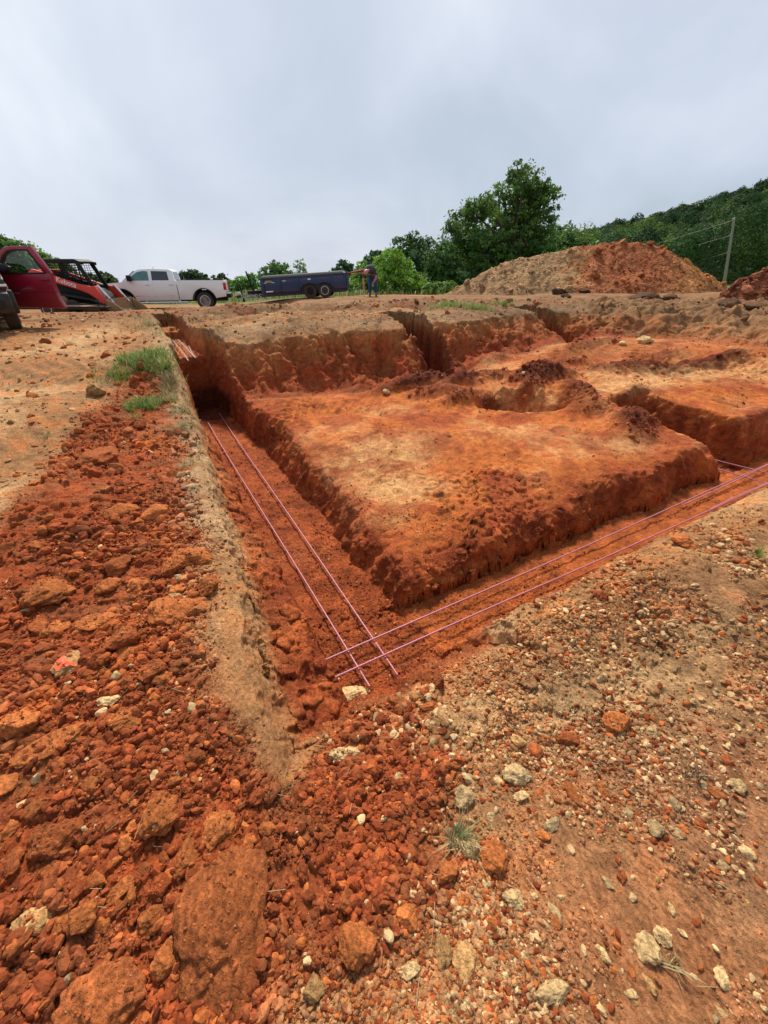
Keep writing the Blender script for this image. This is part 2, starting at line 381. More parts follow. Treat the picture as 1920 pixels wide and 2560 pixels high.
# ------------------------------------------------------------------ object helpers
def tag(o, label=None, cat=None, group=None, kind=None):
    if label: o['label'] = label
    if cat: o['category'] = cat
    if group: o['group'] = group
    if kind: o['kind'] = kind
    return o
def npmesh(name, v, f, mats=(), col=None, smooth=False, fsize=None):
    """v (n,3); f (m,k) array"""
    me = bpy.data.meshes.new(name)
    v = np.ascontiguousarray(v, np.float32); f = np.ascontiguousarray(f, np.int32); k = f.shape[1]
    me.vertices.add(len(v)); me.vertices.foreach_set('co', v.ravel())
    me.loops.add(f.size); me.loops.foreach_set('vertex_index', f.ravel())
    me.polygons.add(len(f)); me.polygons.foreach_set('loop_start', np.arange(len(f), dtype=np.int32)*k)
    try: me.polygons.foreach_set('loop_total', np.full(len(f), k, np.int32))
    except Exception: pass
    me.polygons.foreach_set('use_smooth', np.full(len(f), smooth, bool))
    me.update(calc_edges=True)
    if col is not None:
        a = me.color_attributes.new('soil', 'FLOAT_COLOR', 'POINT')
        c4 = np.ones((len(v), 4), np.float32); c4[:, :3] = col
        a.data.foreach_set('color', c4.ravel())
    for m in mats: me.materials.append(m)
    return me
def link(name, me, parent=None):
    o = bpy.data.objects.new(name, me); COL.objects.link(o)
    if parent: o.parent = parent
    return o
def empty(name, loc, rot=(0, 0, 0)):
    o = bpy.data.objects.new(name, None); COL.objects.link(o); o.location = loc; o.rotation_euler = rot
    o.empty_display_size = .2
    return o

# ------------------------------------------------------------------ materials
def mat(name):
    m = bpy.data.materials.new(name); m.use_nodes = True
    nt = m.node_tree; b = nt.nodes['Principled BSDF']
    return m, nt, b
def simple(name, col, rough=.5, metal=0, spec=.5, coat=0, noise=0, nscale=8, dirt=None, dirt_h=None, bump_s=0):
    m, nt, b = mat(name)
    b.inputs['Base Color'].default_value = (*col, 1); b.inputs['Roughness'].default_value = rough
    b.inputs['Metallic'].default_value = metal; b.inputs['Specular IOR Level'].default_value = spec
    b.inputs['Coat Weight'].default_value = coat
    L = nt.links
    if noise or dirt:
        tc = nt.nodes.new('ShaderNodeTexCoord'); n = nt.nodes.new('ShaderNodeTexNoise')
        n.inputs['Scale'].default_value = nscale; n.inputs['Detail'].default_value = 6; L.new(tc.outputs['Object'], n.inputs['Vector'])
        mx = nt.nodes.new('ShaderNodeMix'); mx.data_type = 'RGBA'
        mx.inputs['A'].default_value = (*[c*(1-noise) for c in col], 1); mx.inputs['B'].default_value = (*[min(1, c*(1+noise)) for c in col], 1)
        L.new(n.outputs['Fac'], mx.inputs['Factor']); out = mx.outputs['Result']
        if dirt:
            sp = nt.nodes.new('ShaderNodeSeparateXYZ'); L.new(tc.outputs['Object'], sp.inputs[0])
            mr = nt.nodes.new('ShaderNodeMapRange'); mr.inputs['From Min'].default_value = dirt_h[0]; mr.inputs['From Max'].default_value = dirt_h[1]
            mr.inputs['To Min'].default_value = 1.0; mr.inputs['To Max'].default_value = 0
            L.new(sp.outputs['Z'], mr.inputs['Value'])
            mu = nt.nodes.new('ShaderNodeMath'); mu.operation = 'MULTIPLY'; L.new(mr.outputs[0], mu.inputs[0]); L.new(n.outputs['Fac'], mu.inputs[1])
            mx2 = nt.nodes.new('ShaderNodeMix'); mx2.data_type = 'RGBA'; L.new(out, mx2.inputs['A']); mx2.inputs['B'].default_value = (*dirt, 1)
            L.new(mu.outputs[0], mx2.inputs['Factor']); out = mx2.outputs['Result']
            mr2 = nt.nodes.new('ShaderNodeMapRange'); mr2.inputs['To Min'].default_value = rough; mr2.inputs['To Max'].default_value = .9
            L.new(mu.outputs[0], mr2.inputs['Value']); L.new(mr2.outputs[0], b.inputs['Roughness'])
        L.new(out, b.inputs['Base Color'])
        if bump_s:
            bp = nt.nodes.new('ShaderNodeBump'); bp.inputs['Strength'].default_value = bump_s; bp.inputs['Distance'].default_value = .02
            L.new(n.outputs['Fac'], bp.inputs['Height']); L.new(bp.outputs[0], b.inputs['Normal'])
    return m
def soil_mat(name, use_attr=True, col=None, objrand=False, speck=.5, bs=1.0, scale=1.0):
    m, nt, b = mat(name); L = nt.links; N = nt.nodes.new
    b.inputs['Roughness'].default_value = .95; b.inputs['Specular IOR Level'].default_value = .15
    tc = N('ShaderNodeTexCoord')
    if objrand: tc = N('ShaderNodeNewGeometry'); tc_out = tc.outputs['Position']
    else: tc_out = tc.outputs['Object']
    if use_attr:
        at = N('ShaderNodeAttribute'); at.attribute_name = 'soil'; base = at.outputs['Color']
    else:
        rgb = N('ShaderNodeRGB'); rgb.outputs[0].default_value = (*col, 1); base = rgb.outputs[0]
    if objrand:
        oi = N('ShaderNodeObjectInfo'); hs = N('ShaderNodeVectorMath'); hs.operation = 'SCALE'
        mr = N('ShaderNodeMapRange'); mr.inputs['To Min'].default_value = .7; mr.inputs['To Max'].default_value = 1.3
        L.new(oi.outputs['Random'], mr.inputs['Value']); L.new(mr.outputs[0], hs.inputs['Scale'])
        L.new(base, hs.inputs[0]); base = hs.outputs[0]
    def noise(sc_, d=6, dist=0, rough=.6):
        n = N('ShaderNodeTexNoise'); n.inputs['Scale'].default_value = sc_*scale; n.inputs['Detail'].default_value = d; n.inputs['Roughness'].default_value = rough
        n.inputs['Distortion'].default_value = dist; L.new(tc_out, n.inputs['Vector']); return n
    n1 = noise(14, 8, .3, .7); n2 = noise(75, 5, 0, .7)
    cr = N('ShaderNodeMapRange'); cr.inputs['From Min'].default_value = .3; cr.inputs['From Max'].default_value = .7; cr.inputs['To Min'].default_value = .62; cr.inputs['To Max'].default_value = 1.38
    L.new(n1.outputs['Fac'], cr.inputs['Value'])
    cr2 = N('ShaderNodeMapRange'); cr2.inputs['From Min'].default_value = .3; cr2.inputs['From Max'].default_value = .7; cr2.inputs['To Min'].default_value = .68; cr2.inputs['To Max'].default_value = 1.32
    L.new(n2.outputs['Fac'], cr2.inputs['Value'])
    mu = N('ShaderNodeMath'); mu.operation = 'MULTIPLY'; L.new(cr.outputs[0], mu.inputs[0]); L.new(cr2.outputs[0], mu.inputs[1])
    sc1 = N('ShaderNodeVectorMath'); sc1.operation = 'SCALE'; L.new(base, sc1.inputs[0]); L.new(mu.outputs[0], sc1.inputs['Scale'])
    out = sc1.outputs[0]
    if speck:
        vo = N('ShaderNodeTexVoronoi'); vo.inputs['Scale'].default_value = 95*scale; L.new(tc_out, vo.inputs['Vector'])
        sep = N('ShaderNodeSeparateColor'); L.new(vo.outputs['Color'], sep.inputs[0])
        gt = N('ShaderNodeMath'); gt.operation = 'GREATER_THAN'; gt.inputs[1].default_value = .93; L.new(sep.outputs[0], gt.inputs[0])
        lt = N('ShaderNodeMath'); lt.operation = 'LESS_THAN'; lt.inputs[1].default_value = .42; L.new(vo.outputs['Distance'], lt.inputs[0])
        mm2 = N('ShaderNodeMath'); mm2.operation = 'MULTIPLY'; L.new(gt.outputs[0], mm2.inputs[0]); L.new(lt.outputs[0], mm2.inputs[1])
        ms = N('ShaderNodeMath'); ms.operation = 'MULTIPLY'; ms.inputs[1].default_value = speck; L.new(mm2.outputs[0], ms.inputs[0])
        mx = N('ShaderNodeMix'); mx.data_type = 'RGBA'; L.new(ms.outputs[0], mx.inputs['Factor']); L.new(out, mx.inputs['A']); mx.inputs['B'].default_value = (.50, .32, .16, 1)
        out = mx.outputs['Result']
    L.new(out, b.inputs['Base Color'])
    v2 = N('ShaderNodeTexVoronoi'); v2.inputs['Scale'].default_value = 55*scale; v2.feature = 'F1'
    ad = N('ShaderNodeMixRGB'); ad.inputs['Fac'].default_value = .04; L.new(tc_out, ad.inputs['Color1']); L.new(n2.outputs['Color'], ad.inputs['Color2']); L.new(ad.outputs[0], v2.inputs['Vector'])
    b1 = N('ShaderNodeBump'); b1.inputs['Strength'].default_value = .5*bs; b1.inputs['Distance'].default_value = .03/scale; L.new(n1.outputs['Fac'], b1.inputs['Height'])
    b2 = N('ShaderNodeBump'); b2.inputs['Strength'].default_value = .7*bs; b2.inputs['Distance'].default_value = .012/scale; b2.invert = True
    L.new(v2.outputs['Distance'], b2.inputs['Height']); L.new(b1.outputs[0], b2.inputs['Normal'])
    b3 = N('ShaderNodeBump'); b3.inputs['Strength'].default_value = .6*bs; b3.inputs['Distance'].default_value = .006/scale; L.new(n2.outputs['Fac'], b3.inputs['Height']); L.new(b2.outputs[0], b3.inputs['Normal'])
    L.new(b3.outputs[0], b.inputs['Normal'])
    return m
def leaf_mat(name, sp=.3):
    m, nt, b = mat(name); L = nt.links; N = nt.nodes.new
    at = N('ShaderNodeAttribute'); at.attribute_name = 'soil'
    b.inputs['Roughness'].default_value = .6; b.inputs['Specular IOR Level'].default_value = sp
    L.new(at.outputs['Color'], b.inputs['Base Color'])
    tr = N('ShaderNodeBsdfTranslucent'); hs = N('ShaderNodeHueSaturation'); hs.inputs['Value'].default_value = 1.2; hs.inputs['Hue'].default_value = .48
    L.new(at.outputs['Color'], hs.inputs['Color']); L.new(hs.outputs[0], tr.inputs['Color'])
    mx = N('ShaderNodeMixShader'); mx.inputs[0].default_value = .3
    L.new(b.outputs[0], mx.inputs[1]); L.new(tr.outputs[0], mx.inputs[2]); L.new(mx.outputs[0], nt.nodes['Material Output'].inputs['Surface'])
    return m
M = {}
M['rock_slab'] = soil_mat('slab_clay_rock', False, (.36, .105, .032), True, 0, 1.1)
M['ground'] = soil_mat('ground_soil', speck=.35)
M['crumb'] = soil_mat('crumb_soil', speck=0, bs=.5)
M['pile'] = soil_mat('pile_soil', speck=.4, scale=.25)
M['rock_red'] = soil_mat('red_clay_rock', False, (.31, .085, .026), True, 0)
M['rock_orange'] = soil_mat('orange_clay_rock', False, (.45, .138, .039), True, 0)
M['rock_tan'] = soil_mat('tan_rock', False, (.48, .26, .10), True, 0)
M['rock_pale'] = soil_mat('pale_rock', False, (.66, .435, .20), True, 0)
M['rock_grey'] = soil_mat('grey_rock', False, (.52, .35, .17), True, 0)
M['rock_dark'] = soil_mat('dark_clod', False, (.11, .06, .032), True, 0)
M['leaf'] = leaf_mat('foliage'); M['blade'] = leaf_mat('grass_blade'); M['farleaf'] = leaf_mat('far_foliage', .05)
M['bark'] = simple('bark', (.10, .075, .05), .9, noise=.3, nscale=12, bump_s=.5)


# ------------------------------------------------------------------ ground sheet: rings and spokes, finer where the relief is
def build_ground():
    az = np.concatenate([np.arange(-180, -96, 3), np.arange(-96, -48, .4), np.arange(-48, -37, .17), np.arange(-37, -18, .075), np.arange(-18, 48, .15), np.arange(48, 96, .4), np.arange(96, 180, 3)])
    NR = 1500
    rf = np.concatenate([[.08], .08*np.exp(np.linspace(0, math.log(1500/.08), 2600))[1:]])
    ci = np.unique(np.concatenate([np.arange(0, len(az), 5), [len(az)-1]]))
    A, RR = np.meshgrid(np.radians(az[ci]), rf, indexing='ij')
    X = RR*np.sin(A); Y = RR*np.cos(A)
    h = macro(X.ravel(), Y.ravel()).reshape(X.shape)
    dr = np.diff(rf); dh = np.diff(h, axis=1); rm = (rf[1:]+rf[:-1])/2
    w = np.interp(rm, [.1, .9, 13, 30, 80], [.35, 1, 1, .55, .15])
    cost = w*np.sqrt(dr**2+np.minimum(np.abs(dh)*1.6, 8*dr)**2)/np.sqrt(rm**2+1.4)
    cum = np.concatenate([np.zeros((len(ci), 1)), np.cumsum(cost, 1)], 1); cum /= cum[:, -1:]
    q = np.linspace(0, 1, NR)
    rp = np.stack([np.interp(q, cum[i], np.log(rf)) for i in range(len(ci))])
    full = np.stack([np.interp(az, az[ci], rp[:, j]) for j in range(NR)], 1)
    r = np.exp(full); A = np.radians(az)[:, None]
    x = (r*np.sin(A)).ravel(); y = (r*np.cos(A)).ravel()
    z, mm, mk = H(x, y)
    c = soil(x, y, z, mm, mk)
    n = len(az)
    v = np.stack([x, y, z], 1)
    idx = np.arange(n*NR).reshape(n, NR)
    a = idx[:, :-1]; b_ = np.roll(idx, -1, 0)[:, :-1]; c_ = np.roll(idx, -1, 0)[:, 1:]; d = idx[:, 1:]
    f = np.stack([a, d, c_, b_], -1).reshape(-1, 4)
    # rough, crumbly push along the surface normal where it is steep
    V = v.reshape(n, NR, 3)
    du = np.gradient(V, axis=1); dv = np.roll(V, -1, 0)-np.roll(V, 1, 0)
    nrm = np.cross(dv, du); nrm /= np.linalg.norm(nrm, axis=2, keepdims=True)+1e-12
    nrm = nrm.reshape(-1, 3); nrm[nrm[:, 2] < 0] *= -1
    steep = (1-ss(nrm[:, 2], .45, .85))*(1-ss(np.hypot(x, y), 14, 20))*(np.hypot(x, y) > .6)
    k = steep > .02
    vx, vy, vz = v[k].T
    dsp = .035*pn3(vx, vy, vz*.7, 6, 1)+.022*pn3(vx, vy, vz, 15, 2)+.012*pn3(vx, vy, vz, 34, 3)
    v[k] += nrm[k]*(dsp*steep[k])[:, None]
    # centre cap
    v = np.vstack([v, [[0, 0, v[0, 2]]]]); c = np.vstack([c, c[:1]])
    me = npmesh('ground', v, f, [M['ground']], c, smooth=True)
    bm = bmesh.new(); bm.from_mesh(me); bm.verts.ensure_lookup_table()
    for i in range(n):
        bm.faces.new((bm.verts[int(idx[i, 0])], bm.verts[int(idx[(i+1) % n, 0])], bm.verts[n*NR]))
    bm.to_mesh(me); bm.free()
    o = link('ground', me); tag(o, kind='structure')
    print('ground', len(v), time.time()-T0)
build_ground()

# ------------------------------------------------------------------ stones
def ico(sub):
    bm = bmesh.new(); bmesh.ops.create_icosphere(bm, subdivisions=sub, radius=1)
    v = np.array([p.co[:] for p in bm.verts]); f = np.array([[q.index for q in p.verts] for p in bm.faces]); bm.free()
    return v, f
def rockshape(v, seed, k=14, rough=.05):
    r_ = np.random.default_rng(seed)
    n = r_.normal(size=(k, 3)); n /= np.linalg.norm(n, axis=1)[:, None]
    hh = r_.uniform(.62, 1.0, k)
    d = v/np.linalg.norm(v, axis=1)[:, None]
    dt = np.maximum(d@n.T, 1e-3)
    rad = np.min(np.where(dt > .15, hh/dt, 9), 1); rad = np.minimum(rad, 1.12)
    nz = rough*(pn3(d[:, 0], d[:, 1], d[:, 2], 2.6, seed % 50)+.5*pn3(d[:, 0], d[:, 1], d[:, 2], 6.5, seed % 37)+.3*pn3(d[:, 0], d[:, 1], d[:, 2], 15, seed % 31))
    return d*(rad*(1+nz))[:, None]
def rotm(q):
    w, x, y, z = q.T
    return np.stack([1-2*(y*y+z*z), 2*(x*y-z*w), 2*(x*z+y*w), 2*(x*y+z*w), 1-2*(x*x+z*z), 2*(y*z-x*w), 2*(x*z-y*w), 2*(y*z+x*w), 1-2*(x*x+y*y)], 1).reshape(-1, 3, 3)
def stones(name, pos, size, col, sub=1, mats=None, flat=.62, smooth=False):
    v0, f0 = ico(sub); nv = 24
    bank = np.stack([rockshape(v0, 100+i, 11, .06) for i in range(nv)])
    n = len(pos); r_ = np.random.default_rng(len(pos))
    sh = r_.integers(0, nv, n)
    tilt = r_.normal(size=(n, 2))*.35; yaw = r_.random(n)*6.283
    q = np.stack([np.ones(n), tilt[:, 0], tilt[:, 1], np.zeros(n)], 1); q /= np.linalg.norm(q, axis=1)[:, None]
    Rt = rotm(q); c, s = np.cos(yaw), np.sin(yaw); Z = np.zeros(n); O = np.ones(n)
    Ry = np.stack([c, -s, Z, s, c, Z, Z, Z, O], 1).reshape(-1, 3, 3)
    sc_ = np.stack([r_.uniform(.8, 1.35, n), r_.uniform(.65, 1.0, n), r_.uniform(flat*.75, flat*1.35, n)], 1)*size[:, None]
    V = bank[sh]*sc_[:, None, :]
    V = np.einsum('nij,nkj->nki', np.einsum('nij,njk->nik', Rt, Ry), V)+pos[:, None, :]
    k = v0.shape[0]
    F = (f0[None]+(np.arange(n)*k)[:, None, None]).reshape(-1, 3)
    cc = np.repeat(col, k, 0)*np.repeat(r_.uniform(.92, 1.08, n*1), k)[:, None]
    me = npmesh(name, V.reshape(-1, 3), F, mats or [M['crumb']], cc, smooth=smooth)
    return link(name, me)

def scatter(N, r0, r1, a0, a1, smin_, smax_, pw, seed):
    r_ = np.random.default_rng(seed)
    r = np.exp(r_.uniform(math.log(r0+.6), math.log(r1+.6), N))-.6
    a = np.radians(r_.uniform(a0, a1, N)); x = r*np.sin(a); y = r*np.cos(a)
    h, mm, mk = H(x, y)
    dist = np.sqrt(r*r+2.2)
    size = dist*smin_*(r_.pareto(pw, N)+1); size = np.minimum(size, dist*smax_)
    rub = mk['rub']*(1-mk['sandl']); rim = mk['rimb']; pad = ss(-mm['dp'], 0, .3)*(mm['s'] > .6); tr = mm['trench'] > .75
    heap = np.clip(mm['heap']*1.3, 0, 1)
    n = np.clip(.55+1.1*pn(x, y, 1.6, 140)+.5*pn(x, y, 6, 141), .03, 1)
    d = .22*(1-pad)+.24*pad+.95*rub+.62*rim+heap+.34*tr
    d = np.where(mm['trench'] > .1, np.minimum(d, .34), d)
    d = np.where((y < 1.6)&(x > -.3), np.maximum(d, .95*np.clip(.55+1.6*pn(x, y, 1.3, 150)+.5*pn(x, y, 4, 151), .12, 1)), d)
    sp_ = 0
    for qx, qy, ra_, rb_ in ((1450, 1430, .30, .16), (1240, 1490, .22, .10), (1560, 1350, .2, .12), (1000, 1520, .22, .08)):
        bx_, by_ = P(qx, qy, 0); sp_ = np.maximum(sp_, bump(x, y, bx_, by_, ra_, rb_, .35))
    d = d*(1-.85*sp_)
    smooth_ = ss(pn(x, y, 1.2, 152)+.4*pn(x, y, 3, 153), -.05, .35)*mk['rimb']*ss(.9-y+.5*x, .2, .8)
    d = d*n*(1-.62*mk['sandl'])*(1-.8*smooth_)
    size = np.where(mk['rub'] < .4, np.minimum(size, dist*np.where(x > -.3, .0095, .0065)), size); far = np.hypot(x, y) > 9; d = np.where(far, np.maximum(d*.5, .22*n), d)
    keep = r_.random(N) < d
    x, y, h, size = x[keep], y[keep], h[keep], size[keep]
    mm = {k: v[keep] for k, v in mm.items()}; mk = {k: v[keep] for k, v in mk.items()}
    size = size*lerp(.72, 1.0, mk['rub'])
    size = size*np.where(ss(-mm['dp'], 0, .3)*(mm['heap'] < .2) > .5, .62, 1)*np.where(mm['trench'] > .1, .75, 1)
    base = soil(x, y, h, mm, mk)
    u = r_.random(len(x))
    palep = .02+.30*np.clip(mk['rimb']+ss(x, -.1, .7)*(1-ss(y, 1.2, 1.7)), 0, 1)*np.clip(.6+pn(x, y, 2, 145), .3, 1.2)
    orp = .11
    pale = np.array([.55, .365, .18])*r_.uniform(.75, 1.15, len(x))[:, None]
    org = np.array([.42, .12, .032])*r_.uniform(.8, 1.2, len(x))[:, None]
    redc = np.array([.225, .052, .017])*r_.uniform(.75, 1.25, len(x))[:, None]
    col = base*r_.uniform(.8, 1.25, len(x))[:, None]
    w = (u < .35+.4*mk['rub'])[:, None]; col = np.where(w & (r_.random(len(x)) < .6)[:, None], redc, col)
    col = np.where((u > 1-orp)[:, None], org, col)
    ip = r_.random(len(x)) < palep
    col = np.where(ip[:, None], pale, col)
    pos = np.stack([x, y, h+size*.12], 1)
    return pos, size, np.clip(col, 0, .85), ip
sets = [scatter(130000, .15, 3.6, -12, 105, .0026, .014, 1.9, 3), scatter(260000, .12, 3.2, -105, 105, .0020, .0125, 2.1, 1), scatter(95000, 2.8, 16, -60, 60, .0016, .012, 2.1, 2)]
pos = np.vstack([s[0] for s in sets]); size = np.concatenate([s[1] for s in sets]); col = np.vstack([s[2] for s in sets]); ip = np.concatenate([s[3] for s in sets])
dd = np.sqrt((pos[:, 0])**2+pos[:, 1]**2+2.2); big = size/dd > .0045
print('stones', len(pos), big.sum())
def stones2(name, sel):
    a = sel & ~big; b = sel & big
    o1 = stones(name, pos[a], size[a], col[a], 1); o2 = stones(name, pos[b], size[b], col[b], 2)
    for o_ in (o1,):
        bm = bmesh.new(); bm.from_mesh(o1.data); bm.from_mesh(o2.data); bm.to_mesh(o1.data); bm.free()
    me2 = o2.data; bpy.data.objects.remove(o2); bpy.data.meshes.remove(me2)
    return o1
tag(stones2('clay_rubble', ~ip), 'loose crumbs and lumps of red clay strewn over the dug ground', 'rubble', kind='stuff')
tag(stones2('gravel', ip), 'pale tan pebbles scattered through the red clay soil', 'gravel', kind='stuff')
print('stones done', time.time()-T0)

# single rocks ------------------------------------------------------
_rk = {}
def rockmesh(i, mkey, sub=5, rough=.15, k=11):
    key = (i, mkey, sub)
    if key not in _rk:
        v0, f0 = ico(sub); v = rockshape(v0, 500+i*7, k, rough)
        _rk[key] = npmesh('rock', v, f0, [M[mkey]], None, smooth=True)
    return _rk[key]
def rock(px, py, w, h, mkey, label, ang=0, i=None, thick=.55, cat='rock', group=None, name='rock', sink=.2, sub=5):
    x, y, z, s = hit(px, py)
    x1, y1, _, _ = hit(px+6, py); x2, y2, _, _ = hit(px-6, py)
    d1 = ray(px, py-6); d2 = ray(px, py+6); k1 = (z-EYE)/min(d1[2], -.02); k2 = (z-EYE)/min(d2[2], -.02)
    up = math.hypot(d1[0]*k1-d2[0]*k2, d1[1]*k1-d2[1]*k2)/12
    yaw = math.atan2(y1-y2, x1-x2)
    if s > 5: yaw = 0
    a = w/864*s/2*.95; b = min(h*up/2*.85, a*2.4)
    if s > 4: b = min(b, a*1.1)
    if group: b = min(max(b, a*.6), a*1.35)
    c = min(min(a, b)*thick*1.15, h/864*s*.6)
    i = random.randrange(1000) % 9 if i is None else i
    o = link(name, rockmesh(i, mkey, sub)); o.scale = (a*1.05, b*1.05, c)
    o.rotation_euler = (random.uniform(-.12, .12), random.uniform(-.12, .12), ang+yaw)
    zz = H(np.array([x]), np.array([y]))[0][0]
    o.location = (x, y, zz+c*(1-2*sink)*.6)
    tag(o, label, cat, group)
    return o
